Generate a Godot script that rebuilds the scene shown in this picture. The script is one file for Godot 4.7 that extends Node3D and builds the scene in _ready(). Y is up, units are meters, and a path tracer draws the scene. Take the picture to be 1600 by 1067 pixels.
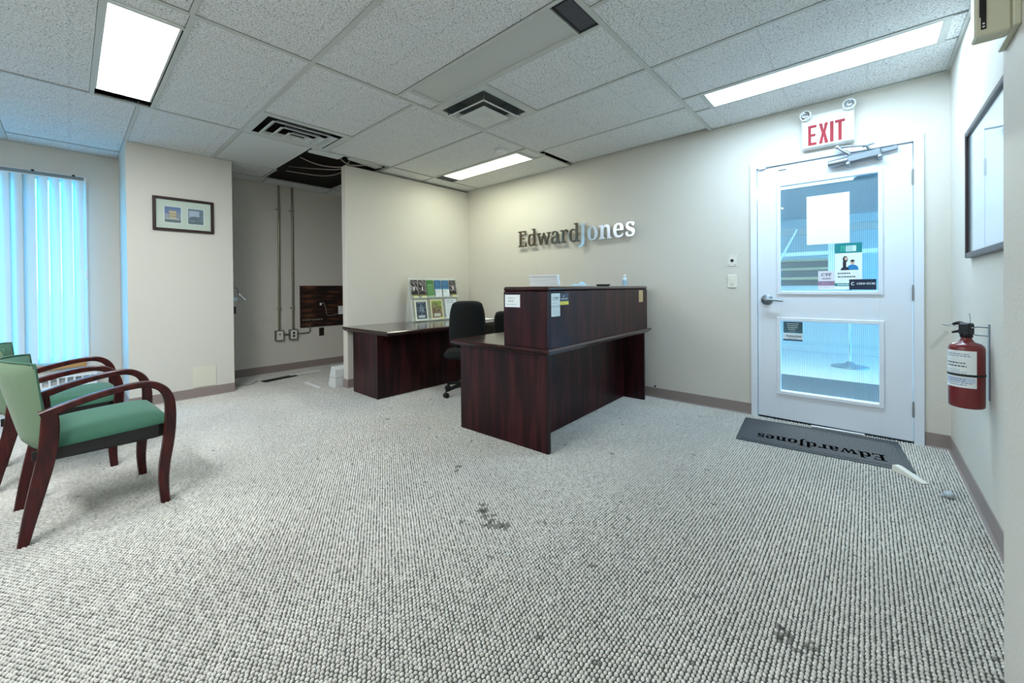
extends Node3D

const H := 2.52            # ceiling height
const RX := 4.749          # right wall
const LX := -1.61          # outer (window) wall
const DECK := 4.0            # underside of the structural deck above the tiles
const PX := -0.84          # face of the wall chase
const CORNER_LAMP := Color(0.98, 1.0, 0.90)
const WHITE_LAMP := Color(0.97, 0.99, 1.0)
const COOL_LAMP := Color(0.80, 0.915, 1.0)

var M := {}
var used := {}
var rng := RandomNumberGenerator.new()

# ------------------------------------------------------------------ helpers
class Geo:
	var st := SurfaceTool.new()
	func _init():
		st.begin(Mesh.PRIMITIVE_TRIANGLES)
		st.set_smooth_group(-1)
	func smooth(on := true):
		st.set_smooth_group(1 if on else -1)
	func tri(a: Vector3, b: Vector3, c: Vector3):      # counter-clockwise seen from outside
		st.add_vertex(a); st.add_vertex(c); st.add_vertex(b)
	func quad(a: Vector3, b: Vector3, c: Vector3, d: Vector3):
		tri(a, b, c); tri(a, c, d)
	func uvquad(a: Vector3, b: Vector3, c: Vector3, d: Vector3):   # a lower left, b lower right, c upper right, d upper left
		var p = [a, c, b, a, d, c]
		var u = [Vector2(0, 1), Vector2(1, 0), Vector2(1, 1), Vector2(0, 1), Vector2(0, 0), Vector2(1, 0)]
		for i in 6:
			st.set_uv(u[i]); st.add_vertex(p[i])
	func box(lo: Vector3, hi: Vector3, bev := 0.0, xf := Transform3D.IDENTITY):
		var c := (lo + hi) / 2.0
		var h := (hi - lo) / 2.0
		if bev <= 0.0:
			var q = []
			for i in 8:
				q.append(xf * (c + Vector3(h.x if i & 1 else -h.x, h.y if i & 2 else -h.y, h.z if i & 4 else -h.z)))
			quad(q[4], q[5], q[7], q[6]); quad(q[1], q[0], q[2], q[3])
			quad(q[5], q[1], q[3], q[7]); quad(q[0], q[4], q[6], q[2])
			quad(q[6], q[7], q[3], q[2]); quad(q[0], q[1], q[5], q[4])
			return
		bev = minf(bev, minf(h.x, minf(h.y, h.z)) * 0.98)
		# chamfered box: three points per corner
		var P = func(sx, sy, sz, ax):
			var v := Vector3(sx * h.x, sy * h.y, sz * h.z)
			if ax != 0: v.x -= sx * bev
			if ax != 1: v.y -= sy * bev
			if ax != 2: v.z -= sz * bev
			return xf * (c + v)
		var face = func(a, b, cc, d, n):
			var m: Vector3 = (b - a).cross(cc - a)
			if m.dot(n) >= 0.0: quad(a, b, cc, d)
			else: quad(a, d, cc, b)
		for ax in 3:
			for s in [-1, 1]:
				var pts = []
				for k in [[-1, -1], [1, -1], [1, 1], [-1, 1]]:
					var sg = [0, 0, 0]
					sg[ax] = s; sg[(ax + 1) % 3] = k[0]; sg[(ax + 2) % 3] = k[1]
					pts.append(P.call(sg[0], sg[1], sg[2], ax))
				var n := Vector3.ZERO
				n[ax] = s
				face.call(pts[0], pts[1], pts[2], pts[3], xf.basis * n)
		for ax in 3:                                   # edges run along ax
			var b1 := (ax + 1) % 3
			var b2 := (ax + 2) % 3
			for s1 in [-1, 1]:
				for s2 in [-1, 1]:
					var pts = []
					for k in [[-1, b1], [1, b1], [1, b2], [-1, b2]]:
						var sg = [0, 0, 0]
						sg[ax] = k[0]; sg[b1] = s1; sg[b2] = s2
						pts.append(P.call(sg[0], sg[1], sg[2], k[1]))
					var n := Vector3.ZERO
					n[b1] = s1; n[b2] = s2
					face.call(pts[0], pts[1], pts[2], pts[3], xf.basis * n)
		for i in 8:
			var sx := 1 if i & 1 else -1
			var sy := 1 if i & 2 else -1
			var sz := 1 if i & 4 else -1
			var a = P.call(sx, sy, sz, 0)
			var b = P.call(sx, sy, sz, 1)
			var d = P.call(sx, sy, sz, 2)
			if (b - a).cross(d - a).dot(xf.basis * Vector3(sx, sy, sz)) >= 0.0: tri(a, b, d)
			else: tri(a, d, b)
	func rings(r: Array, closed_ends := true):         # list of equal-length loops, counter-clockwise seen from the far end
		var n: int = r[0].size()
		for i in r.size() - 1:
			for k in n:
				var k2 := (k + 1) % n
				quad(r[i][k], r[i][k2], r[i + 1][k2], r[i + 1][k])
		if closed_ends:
			st.set_smooth_group(-1)
			for k in range(1, n - 1):
				tri(r[0][0], r[0][k + 1], r[0][k])
				var e = r[r.size() - 1]
				tri(e[0], e[k], e[k + 1])
	func tube(pts: Array, rad, sides := 8, smooth_on := true):
		smooth(smooth_on)
		var out = []
		var up := Vector3.UP
		var d0: Vector3 = (pts[1] - pts[0]).normalized()
		if absf(d0.dot(up)) > 0.9: up = Vector3.RIGHT
		for i in pts.size():
			var d: Vector3
			if i == 0: d = pts[1] - pts[0]
			elif i == pts.size() - 1: d = pts[i] - pts[i - 1]
			else: d = (pts[i + 1] - pts[i]).normalized() + (pts[i] - pts[i - 1]).normalized()
			d = d.normalized()
			var x := up.cross(d).normalized()
			var y := d.cross(x).normalized()
			up = y
			var rr: float = rad[i] if rad is Array else rad
			var loop = []
			for k in sides:
				var a := TAU * k / sides
				loop.append(pts[i] + x * cos(a) * rr + y * sin(a) * rr)
			out.append(loop)
		rings(out)
		smooth(false)
	func lathe(prof: Array, n := 24, xf := Transform3D.IDENTITY, smooth_on := true):   # prof: Vector2(radius, y), from the bottom up
		smooth(smooth_on)
		for i in prof.size() - 1:
			for k in n:
				var a := TAU * k / n
				var b := TAU * (k + 1) / n
				var f = func(p, t): return xf * Vector3(p.x * sin(t), p.y, p.x * cos(t))
				var p = prof[i]
				var q = prof[i + 1]
				if p.x > 1e-6: tri(f.call(p, a), f.call(p, b), f.call(q, b))
				if q.x > 1e-6: tri(f.call(p, a), f.call(q, b), f.call(q, a))
		smooth(false)
	func prism(poly: Array, depth: float, xf := Transform3D.IDENTITY):   # poly in xy, counter-clockwise, extruded from z=0 to z=depth
		var idx := Geometry2D.triangulate_polygon(PackedVector2Array(poly))
		for i in range(0, idx.size(), 3):
			var a: Vector2 = poly[idx[i]]
			var b: Vector2 = poly[idx[i + 1]]
			var c: Vector2 = poly[idx[i + 2]]
			if (b - a).cross(c - a) < 0.0:
				var t := b
				b = c
				c = t
			tri(xf * Vector3(a.x, a.y, depth), xf * Vector3(b.x, b.y, depth), xf * Vector3(c.x, c.y, depth))
			tri(xf * Vector3(a.x, a.y, 0), xf * Vector3(c.x, c.y, 0), xf * Vector3(b.x, b.y, 0))
		for i in poly.size():
			var p: Vector2 = poly[i]
			var q: Vector2 = poly[(i + 1) % poly.size()]
			quad(xf * Vector3(p.x, p.y, 0), xf * Vector3(q.x, q.y, 0), xf * Vector3(q.x, q.y, depth), xf * Vector3(p.x, p.y, depth))
	func done() -> ArrayMesh:
		st.index()
		st.generate_normals()
		return st.commit()

func numbered(n: String) -> String:
	if not used.has(n):
		used[n] = 0
		return n
	used[n] += 1
	return "%s_%03d" % [n, used[n]]

func obj(called: String, g, mat: Material, parent: Node = self) -> MeshInstance3D:
	var o := MeshInstance3D.new()
	o.name = numbered(called) if parent == self else called
	if parent != self:
		var base := called
		var k := 0
		while parent.has_node(NodePath(o.name)):
			k += 1
			o.name = "%s_%03d" % [base, k]
	o.mesh = g.done() if g is Geo else g
	o.material_override = mat
	parent.add_child(o, true)
	return o

func tag(o: Node, label := "", category := "", group := "", kind := "") -> Node:
	if label: o.set_meta("label", label)
	if category: o.set_meta("category", category)
	if group: o.set_meta("group", group)
	if kind: o.set_meta("kind", kind)
	return o

func thing(called: String, label: String, category: String, at := Vector3.ZERO, turn := 0.0, group := "") -> Node3D:
	var o := Node3D.new()
	o.name = numbered(called)
	add_child(o)
	o.position = at
	o.rotation.y = turn
	tag(o, label, category, group)
	return o

func struct(called: String, g, mat: Material, label := "") -> MeshInstance3D:
	var o := obj(called, g, mat)
	tag(o, label, "", "", "structure")
	return o

func part_box(called: String, lo: Vector3, hi: Vector3, mat: Material, parent: Node, bev := 0.0) -> MeshInstance3D:
	var g := Geo.new()
	g.box(lo, hi, bev)
	return obj(called, g, mat, parent)

func c8(r, g, b) -> Color:
	return Color(r / 255.0, g / 255.0, b / 255.0)

func mat(color: Color, rough := 0.6, metal := 0.0) -> StandardMaterial3D:
	var m := StandardMaterial3D.new()
	m.albedo_color = color
	m.roughness = rough
	m.metallic = metal
	return m

func noise_tex(freq: float, seed_: int, ramp: Array, size := 512, octaves := 4, type := FastNoiseLite.TYPE_SIMPLEX_SMOOTH) -> NoiseTexture2D:
	var n := FastNoiseLite.new()
	n.seed = seed_
	n.noise_type = type
	n.frequency = freq
	n.fractal_octaves = octaves
	var t := NoiseTexture2D.new()
	t.width = size; t.height = size; t.seamless = true
	t.noise = n
	if ramp.size():
		var gr := Gradient.new()
		var offs := PackedFloat32Array()
		var cols := PackedColorArray()
		for r in ramp:
			offs.append(r[0]); cols.append(r[1])
		gr.offsets = offs; gr.colors = cols
		t.color_ramp = gr
	return t

func triplanar(m: StandardMaterial3D, scale_: Vector3, world := false):
	m.uv1_triplanar = true
	m.uv1_world_triplanar = world
	m.uv1_scale = scale_

func wood(seed_: int, scale_: Vector3) -> StandardMaterial3D:
	var m := mat(Color.WHITE, 0.36)
	m.albedo_texture = noise_tex(0.012, seed_, [[0.0, c8(20, 6, 9)], [0.42, c8(38, 12, 16)], [0.55, c8(47, 15, 19)], [0.75, c8(62, 23, 26)], [1.0, c8(28, 8, 12)]], 512, 5)
	triplanar(m, scale_)
	m.clearcoat_enabled = true
	m.clearcoat = 0.18
	m.metallic_specular = 0.35
	m.clearcoat_roughness = 0.22
	return m

func paint_tex(w: int, h: int, f: Callable) -> ImageTexture:
	var im := Image.create(w, h, false, Image.FORMAT_RGB8)
	f.call(im)
	return ImageTexture.create_from_image(im)

func img_mat(t: Texture2D, rough := 0.5) -> StandardMaterial3D:
	var m := mat(Color.WHITE, rough)
	m.albedo_texture = t
	return m

func fill(im: Image, x: float, y: float, w: float, h: float, c: Color):
	im.fill_rect(Rect2i(int(x), int(y), int(maxf(1, w)), int(maxf(1, h))), c)

func disc(im: Image, cx: float, cy: float, rx: float, ry: float, c: Color):
	for y in range(maxi(0, int(cy - ry)), mini(im.get_height(), int(cy + ry + 1))):
		for x in range(maxi(0, int(cx - rx)), mini(im.get_width(), int(cx + rx + 1))):
			if pow((x - cx) / rx, 2) + pow((y - cy) / ry, 2) <= 1.0: im.set_pixel(x, y, c)

func text_lines(im: Image, x: int, y: int, w: int, n: int, gap: int, c: Color, th := 2):   # print too small to read: dashes of word length
	for i in n:
		var cx := x
		var end := x + int(w * rng.randf_range(0.6, 1.0))
		while cx < end:
			var l := rng.randi_range(5, 14)
			fill(im, cx, y + i * gap, mini(l, end - cx), th, c)
			cx += l + 3

func font(serif: bool, weight := 400) -> SystemFont:
	var f := SystemFont.new()
	f.font_names = PackedStringArray(["Droid Serif" if serif else "Droid Sans"])
	f.font_weight = weight
	return f

func text(called: String, s: String, f: Font, cap: float, depth: float, m: Material, parent: Node, at: Vector3, basis_ := Basis.IDENTITY, align := HORIZONTAL_ALIGNMENT_CENTER) -> MeshInstance3D:
	var t := TextMesh.new()
	t.text = s
	t.font = f
	t.font_size = 64
	t.pixel_size = cap / (0.714 * 64.0)
	t.depth = depth
	t.curve_step = 1.0
	t.horizontal_alignment = align
	t.vertical_alignment = VERTICAL_ALIGNMENT_CENTER
	var o := obj(called, t, m, parent)
	o.transform = Transform3D(basis_, at)
	return o

func lerp_pts(a: Array, n: int) -> Array:              # Catmull-Rom through the points
	var out = []
	for i in a.size() - 1:
		for k in n:
			var p0 = a[maxi(i - 1, 0)]
			var p3 = a[mini(i + 2, a.size() - 1)]
			out.append(a[i].cubic_interpolate(a[i + 1], p0, p3, float(k) / n))
	out.append(a[a.size() - 1])
	return out

# ------------------------------------------------------------------ scene
func _ready():
	rng.seed = 20240611
	# camera
	var cam := Camera3D.new()
	cam.name = "camera"
	add_child(cam)
	var yaw := 0.7305
	var near := 0.05
	cam.position = Vector3(4.3384, 1.1108, 3.9023)
	cam.basis = Basis(Vector3.UP, yaw) * Basis(Vector3.RIGHT, -0.0064) * Basis(Vector3.BACK, -0.0093)
	cam.set_frustum(near * 1067.0 / 620.0413, Vector2(0.0, -near * (533.5 - 453.5544) / 620.0413), near, 60.0)
	cam.current = true
	# sky
	var we := WorldEnvironment.new()
	we.name = "world"
	var env := Environment.new()
	env.background_mode = Environment.BG_SKY
	var sky := Sky.new()
	var sm := ProceduralSkyMaterial.new()
	sm.sky_top_color = Color(0.22, 0.66, 0.96)
	sm.sky_horizon_color = Color(0.30, 0.80, 0.98)
	sm.ground_bottom_color = Color(0.40, 0.66, 0.74)
	sm.ground_horizon_color = Color(0.50, 0.84, 0.95)
	sm.sky_energy_multiplier = 3.2
	sm.ground_energy_multiplier = 1.6
	sky.sky_material = sm
	env.sky = sky
	env.ambient_light_source = Environment.AMBIENT_SOURCE_SKY
	env.tonemap_mode = Environment.TONE_MAPPER_LINEAR
	env.tonemap_exposure = 1.45
	env.sdfgi_enabled = true
	env.ssao_enabled = true
	env.ssil_enabled = true
	we.environment = env
	add_child(we)
	make_materials()
	build_shell()
	build_ceiling()
	build_carpet()
	build_door()
	build_lobby()
	build_window()
	build_reception_desk()
	build_credenza()
	build_chairs()
	build_wall_things()
	build_alcove()
	build_small_things()

func make_materials():
	M.wall = mat(c8(215, 211, 201), 0.62)
	M.wall.heightmap_enabled = true
	M.wall.heightmap_texture = noise_tex(0.05, 5, [], 512, 3)
	M.wall.heightmap_scale = 0.06
	triplanar(M.wall, Vector3(2, 2, 2), true)
	M.base = mat(c8(146, 133, 129), 0.5)
	M.white = mat(c8(236, 238, 238), 0.4)
	M.doorpaint = mat(c8(226, 234, 243), 0.32)
	M.tee = mat(c8(205, 208, 203), 0.5)
	M.plain_tile = mat(c8(222, 226, 224), 0.8)
	M.deck = mat(c8(96, 91, 86), 0.95)
	M.black = mat(c8(14, 14, 15), 0.5)
	M.rubber = mat(c8(24, 24, 25), 0.75)
	M.steel = mat(c8(170, 174, 178), 0.3, 1.0)
	M.brushed = mat(c8(150, 160, 168), 0.38, 0.9)
	M.chrome = mat(c8(214, 218, 222), 0.12, 1.0)
	M.satin = mat(c8(136, 152, 160), 0.3, 0.5)
	M.diffuser = mat(c8(214, 219, 216), 0.45)
	M.red = mat(c8(112, 6, 16), 0.22)
	M.red.clearcoat_enabled = true
	M.red.clearcoat = 0.6
	M.sign_red = mat(c8(150, 0, 24), 0.6)
	M.paper = mat(c8(240, 243, 245), 0.7)
	M.wood_v = wood(3, Vector3(1.6, 0.16, 1.6))
	M.wood_z = wood(8, Vector3(1.6, 1.6, 0.16))
	M.wood_z.roughness = 0.25
	M.wood_z.clearcoat = 0.9
	M.wood_z.clearcoat_roughness = 0.16
	M.wood_x = wood(9, Vector3(0.16, 1.6, 1.6))
	M.chairwood = wood(12, Vector3(3, 0.6, 3))
	M.chairwood.albedo_texture = noise_tex(0.012, 12, [[0.0, c8(30, 6, 7)], [0.45, c8(54, 13, 14)], [0.7, c8(74, 21, 20)], [1.0, c8(38, 8, 9)]], 512, 5)
	M.chairwood.clearcoat = 0.2
	M.green = fabric(c8(44, 88, 70), c8(58, 106, 86), 31)
	M.greenback = fabric(c8(100, 126, 100), c8(118, 142, 114), 32)
	M.blackfab = fabric(c8(4, 7, 6), c8(8, 12, 10), 33)
	M.blackfab.rim_enabled = false
	M.glass = mat(Color(0.80, 0.93, 0.97, 0.10), 0.02)
	M.glass.transparency = BaseMaterial3D.TRANSPARENCY_ALPHA
	M.acrylic = mat(Color(0.92, 0.96, 0.95, 0.22), 0.03)
	M.acrylic.transparency = BaseMaterial3D.TRANSPARENCY_ALPHA
	# fissured ceiling tile
	var n1 := FastNoiseLite.new()
	n1.seed = 4; n1.frequency = 0.045; n1.fractal_octaves = 2
	var n2 := FastNoiseLite.new()
	n2.seed = 9; n2.frequency = 0.03; n2.fractal_octaves = 2
	var a := n1.get_seamless_image(1024, 1024)
	var b := n2.get_seamless_image(1024, 1024)
	var im := Image.create(1024, 1024, false, Image.FORMAT_RGB8)
	var bump := Image.create(1024, 1024, false, Image.FORMAT_RGB8)
	for y in 1024:
		for x in 1024:
			var v := absf(a.get_pixel(x, y).r - 0.5) * 2.0
			var w := b.get_pixel(x, y).r
			var k := clampf((v - 0.03) / 0.07, 0.0, 1.0)
			if w < 0.5: k = maxf(k, clampf((0.5 - w) * 14.0, 0.0, 1.0))
			im.set_pixel(x, y, Color(0.24, 0.25, 0.25).lerp(Color(0.95, 0.96, 0.955), k))
			bump.set_pixel(x, y, Color(k, k, k))
	M.tile = mat(Color.WHITE, 0.9)
	M.tile.albedo_texture = ImageTexture.create_from_image(im)
	M.tile.heightmap_enabled = true
	M.tile.heightmap_texture = ImageTexture.create_from_image(bump)
	M.tile.heightmap_scale = 0.15
	triplanar(M.tile, Vector3(2.2, 2.2, 2.2), true)

func fabric(a: Color, b: Color, s: int) -> StandardMaterial3D:
	var m := mat(Color.WHITE, 0.9)
	m.albedo_texture = noise_tex(0.2, s, [[0.2, a], [0.8, b]], 256, 3)
	triplanar(m, Vector3(5, 5, 5))
	m.rim_enabled = true
	m.rim = 0.25
	return m

# ------------------------------------------------------------------ room shell
func build_shell():
	var g := Geo.new()
	g.box(Vector3(-1.75, -0.12, -0.14), Vector3(4.9, -0.002, 5.9))
	M.floor = mat(c8(78, 80, 75), 0.95)
	var fl := struct("floor", g, M.floor, "floor under the beige loop pile carpet")
	g = Geo.new()                                     # back wall with the door opening
	g.box(Vector3(-1.75, 0, -0.14), Vector3(3.62, DECK, 0))
	g.box(Vector3(4.6, 0, -0.14), Vector3(4.9, DECK, 0))
	g.box(Vector3(3.62, 2.115, -0.14), Vector3(4.6, DECK, 0))
	struct("wall_back", g, M.wall, "beige painted wall with the entrance door")
	g = Geo.new()
	g.box(Vector3(RX, 0, 0), Vector3(4.9, DECK, 2.17))
	struct("wall_right", g, M.wall, "beige painted wall beside the entrance door")
	g = Geo.new()
	g.box(Vector3(4.62, 0, 2.17), Vector3(4.9, DECK, 5.9))
	struct("wall_near", g, M.wall, "projecting end of wall at the right edge")
	g = Geo.new()
	g.box(Vector3(-1.75, 0, 5.8), Vector3(4.62, DECK, 5.9))
	struct("wall_front", g, M.wall)
	g = Geo.new()                                     # outer wall with the window opening
	g.box(Vector3(-1.75, 0, 0), Vector3(LX, DECK, 3.79))
	g.box(Vector3(-1.75, 0, 5.2), Vector3(LX, DECK, 5.8))
	g.box(Vector3(-1.75, 0, 3.79), Vector3(LX, 0.42, 5.2))
	g.box(Vector3(-1.75, 2.26, 3.79), Vector3(LX, DECK, 5.2))
	g.box(Vector3(-1.75, 0.42, 4.165), Vector3(LX, 2.26, 4.27))
	struct("wall_left", g, M.wall, "outer wall with the window and the alcove wall")
	g = Geo.new()
	g.box(Vector3(LX, 0, 2.70), Vector3(PX, DECK, 3.535))
	struct("wall_pillar", g, M.wall, "beige boxed out wall section with the small framed pictures")
	g = Geo.new()
	g.box(Vector3(-0.10, 0, 0), Vector3(0, 2.50, 1.83), 0.004)
	struct("wall_partition", g, M.wall, "beige partition wall beside the reception corner")
	# vinyl cove base: profile swept along straight runs
	var prof = [Vector2(0, 0), Vector2(0.016, 0), Vector2(0.012, 0.004), Vector2(0.005, 0.012), Vector2(0.004, 0.098), Vector2(0, 0.1)]
	var runs = [
		["baseboard_back", Vector3(3.595, 0, 0), Vector3(0.0, 0, 0), Vector3(0, 0, 1)],
		["baseboard_back", Vector3(RX, 0, 0), Vector3(4.627, 0, 0), Vector3(0, 0, 1)],
		["baseboard_right", Vector3(RX, 0, 2.17), Vector3(RX, 0, 0), Vector3(-1, 0, 0)],
		["baseboard_left", Vector3(LX, 0, 0), Vector3(LX, 0, 2.70), Vector3(1, 0, 0)],
		["baseboard_window", Vector3(LX, 0, 3.535), Vector3(LX, 0, 5.8), Vector3(1, 0, 0)],
		["baseboard_pillar", Vector3(PX, 0, 2.70), Vector3(PX, 0, 3.535), Vector3(1, 0, 0)],
		["baseboard_pillar", Vector3(PX, 0, 3.535), Vector3(LX, 0, 3.535), Vector3(0, 0, 1)],
		["baseboard_partition", Vector3(0, 0, 0), Vector3(0, 0, 1.83), Vector3(1, 0, 0)],
		["baseboard_partition", Vector3(0.0, 0, 1.83), Vector3(-0.10, 0, 1.83), Vector3(0, 0, 1)],
	]
	for r in runs:
		g = Geo.new()
		var along: Vector3 = r[2] - r[1]
		var xf := Transform3D(Basis(r[3], Vector3.UP, along.normalized()), r[1])
		var poly = prof.duplicate()
		if xf.basis.determinant() < 0: 
			xf = Transform3D(Basis(r[3], Vector3.UP, -along.normalized()), r[2])
		g.prism(poly, along.length(), xf)
		struct(r[0], g, M.base)

# ------------------------------------------------------------------ ceiling
var ceil_root: Node3D

func tile(x0, x1, z0, z1, m: Material = null, dy := -1.0, called := "ceiling_tile"):
	var y := H + 0.001 + (rng.randf_range(0.0, 0.004) if dy < 0.0 else dy)
	var g := Geo.new()
	g.box(Vector3(x0 + 0.0125, y, z0 + 0.0125), Vector3(x1 - 0.0125, y + 0.015, z1 - 0.0125), 0.0015)
	return obj(called, g, m if m else M.tile, ceil_root)

func tee(x0, z0, x1, z1, w := 0.024):
	var g := Geo.new()
	var h := w / 2
	if absf(x1 - x0) > absf(z1 - z0):
		g.box(Vector3(x0, H - 0.002, z0 - h), Vector3(x1, H, z0 + h))
		g.box(Vector3(x0, H, z0 - 0.002), Vector3(x1, H + 0.035, z0 + 0.002))
	else:
		g.box(Vector3(x0 - h, H - 0.0026, z0), Vector3(x0 + h, H, z1))
		g.box(Vector3(x0 - 0.002, H, z0), Vector3(x0 + 0.002, H + 0.012, z1))
	obj("ceiling_tee", g, M.tee, ceil_root)

func build_ceiling():
	ceil_root = Node3D.new()
	ceil_root.name = "ceiling"
	add_child(ceil_root)
	tag(ceil_root, "suspended ceiling of fissured tiles in a metal grid", "", "", "structure")
	part_box("ceiling_deck", Vector3(-1.75, DECK, -0.14), Vector3(4.9, DECK + 0.1, 5.9), M.deck, ceil_root)
	part_box("plenum_lining", Vector3(LX, 2.57, 0.0), Vector3(LX + 0.01, DECK, 5.8), M.deck, ceil_root)
	part_box("plenum_lining", Vector3(LX, 2.57, 0.0), Vector3(RX, DECK, 0.01), M.deck, ceil_root)
	part_box("plenum_lining", Vector3(LX, 2.57, 5.79), Vector3(RX, DECK, 5.8), M.deck, ceil_root)
	part_box("plenum_lining", Vector3(RX - 0.01, 2.57, 0.0), Vector3(RX, DECK, 2.17), M.deck, ceil_root)
	var X0 := 0.23
	var XA := 1.77
	var XB := 3.285
	var XL := -1.30
	# bay between the partition and the first long tee
	tile(X0, XA, 0, 0.48); tile(X0, XA, 0.785, 1.387); tile(X0, XA, 1.387, 2.127)
	tile(0.785, XA, 2.127, 2.877); tile(X0, XA, 2.877, 3.46); tile(X0, XA, 3.78, 4.53); tile(X0, XA, 4.53, 4.90); tile(X0, XA, 5.20, 5.8)
	tile(1.635, XA, 0.48, 0.785); tile(1.60, XA, 3.46, 3.78)
	# middle bay
	var loose = tile(XA, XB, 0.0, 0.631, null, 0.0)
	loose.position = Vector3(0.045, 0.012, 0.0)
	loose.rotation = Vector3(0.0, -0.0115, 0.0)
	tile(XA, XB, 0.631, 1.387); tile(2.37, XB, 1.387, 1.977); tile(XA, 1.905, 1.977, 2.281)
	tile(XA, XB, 2.281, 2.877); tile(XA, XB, 2.877, 3.47); tile(XA, XB, 3.47, 4.22); tile(XA, XB, 4.22, 4.60); tile(XA, XB, 4.90, 5.8)
	# right bay
	tile(XB, RX, 0.0, 0.49); tile(XB, 3.425, 0.49, 0.785); tile(4.665, RX, 0.49, 0.785)
	tile(XB, RX, 0.785, 1.375); tile(XB, RX, 1.375, 2.125); tile(XB, 4.62, 2.125, 2.875); tile(XB, 4.62, 2.875, 3.625); tile(XB, 4.62, 3.625, 4.375); tile(XB, 4.62, 4.375, 5.125); tile(XB, 4.62, 5.125, 5.8)
	# bay over the alcove and the window
	tile(XL, X0, 0.0, 0.785); tile(XL, X0, 0.785, 1.387)
	tile(PX, X0, 2.877, 3.535); tile(XL, X0, 3.535, 4.275); tile(XL, X0, 4.275, 5.015); tile(XL, X0, 5.015, 5.8)
	tile(LX, XL, 0.0, 1.387); tile(LX, XL, 1.387, 2.2); tile(LX, XL, 2.2, 2.7); tile(LX, XL, 3.535, 4.275); tile(LX, XL, 4.275, 5.015); tile(LX, XL, 5.015, 5.8)
	tile(XL, -0.82, 2.27, 2.7)
	tile(-0.82, X0 - 0.02, 2.265, 2.868, M.plain_tile, 0.0)
	part_box("plain_strip", Vector3(0.075, H - 0.004, 1.945), Vector3(0.212, H + 0.008, 2.255), M.plain_tile, ceil_root)
	# long tees
	tee(X0, 0, X0, 5.8); tee(XA, 0, XA, 5.8, 0.03); tee(XB, 0, XB, 5.8, 0.03); tee(XL, 0, XL, 2.70); tee(XL, 3.535, XL, 5.8)
	tee(4.62, 2.17, 4.62, 5.8)
	for z in [0.48, 0.785, 1.387, 2.127]: tee(X0, z, XA, z)
	tee(XL, 2.877, XB, 2.877, 0.03)
	for z in [3.46, 3.78, 4.53, 4.90, 5.20]: tee(X0, z, XA, z)
	for z in [0.631, 1.387, 1.977, 2.281, 3.47, 4.22, 4.60, 4.90]: tee(XA, z, XB, z)
	for z in [0.49, 0.785, 1.375, 2.125, 2.875, 3.625, 4.375, 5.125]: tee(XB, z, 4.68 if z < 2.15 else 4.62, z)
	for z in [3.535, 4.275, 5.015]: tee(LX, z, X0, z)
	for z in [1.387]: tee(LX, z, X0, z)
	tee(LX, 2.2, XL, 2.2); tee(XL, 2.265, -0.82, 2.265); tee(0.785, 2.127, 0.785, 2.877); tee(2.37, 1.387, 2.37, 1.977)
	tee(1.635, 0.48, 1.635, 0.785); tee(1.60, 3.46, 1.60, 3.78); tee(1.905, 1.977, 1.905, 2.281); tee(3.425, 0.49, 3.425, 0.785); tee(4.665, 0.49, 4.665, 0.785)
	# wall angle
	for r in [[0, 0.008, XA, 0.008], [XB, 0.008, RX, 0.008], [RX - 0.009, 0, RX - 0.009, 2.17], [0.009, 0, 0.009, 1.387], [PX + 0.009, 2.70, PX + 0.009, 3.535], [LX + 0.009, 0, LX + 0.009, 2.7], [LX + 0.009, 3.535, LX + 0.009, 5.8]]:
		tee(r[0], r[1], r[2], r[3], 0.018)
	# cables in the open ceiling
	var spots = [
		[Vector3(0.12, 2.56, 1.75), Vector3(-0.1, 2.63, 1.70), Vector3(-0.35, 2.55, 1.72), Vector3(-0.75, 2.60, 1.9), Vector3(-1.2, 2.7, 2.0)],
		[Vector3(0.15, 2.54, 2.0), Vector3(0.08, 2.49, 1.85), Vector3(0.0, 2.525, 1.70), Vector3(-0.06, 2.6, 1.5)],
		[Vector3(-0.28, 2.56, 2.20), Vector3(-0.30, 2.53, 2.02), Vector3(-0.22, 2.515, 1.86), Vector3(-0.06, 2.52, 1.72), Vector3(0.1, 2.56, 1.5)],
		[Vector3(-1.0, 2.58, 2.1), Vector3(-0.8, 2.55, 1.75), Vector3(-0.6, 2.58, 1.6), Vector3(-0.4, 2.66, 1.5)],
		[Vector3(0.14, 2.56, 1.62), Vector3(0.18, 2.54, 1.50), Vector3(0.16, 2.6, 1.3)]]
	var cm := mat(c8(182, 170, 162), 0.5)
	var cl = ["pale cable crossing the far side of the ceiling opening", "short pale cable above the top end of the partition wall", "pale cable hanging in a loop beside the partition wall top", "pale cable deep in the middle of the ceiling opening", "pale cable end above the narrow slot beside the partition"]
	for s in spots:
		var gc := Geo.new()
		gc.tube(lerp_pts(s, 6), 0.0055, 6)
		tag(obj("ceiling_cable", gc, cm), cl[spots.find(s)], "cable", "cables in the ceiling opening")
	var gd := Geo.new()
	gd.box(Vector3(-0.42, 2.535, 1.40), Vector3(-0.30, 2.60, 1.80), 0.004, Transform3D(Basis(Vector3.UP, 0.25), Vector3(0.05, 0, 0)))
	tag(obj("duct_piece", gd, M.tee), "short pale metal channel lying in the ceiling opening", "channel")
	# light fittings
	troffer(0.36, 1.625, 3.625, 0.27, WHITE_LAMP, 2.4, true, "lit ceiling light at the left near the window")
	troffer(0.385, 1.615, 0.630, 0.255, CORNER_LAMP, 1.05, true, "lit ceiling light above the corner by the partition")
	troffer(3.437, 4.655, 0.635, 0.255, COOL_LAMP, 2.3, true, "lit ceiling light nearest the exit sign")
	troffer(1.915, 3.145, 2.128, 0.26, WHITE_LAMP, 0.0, false, "switched off ceiling light with a black return grille at its end")
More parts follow.
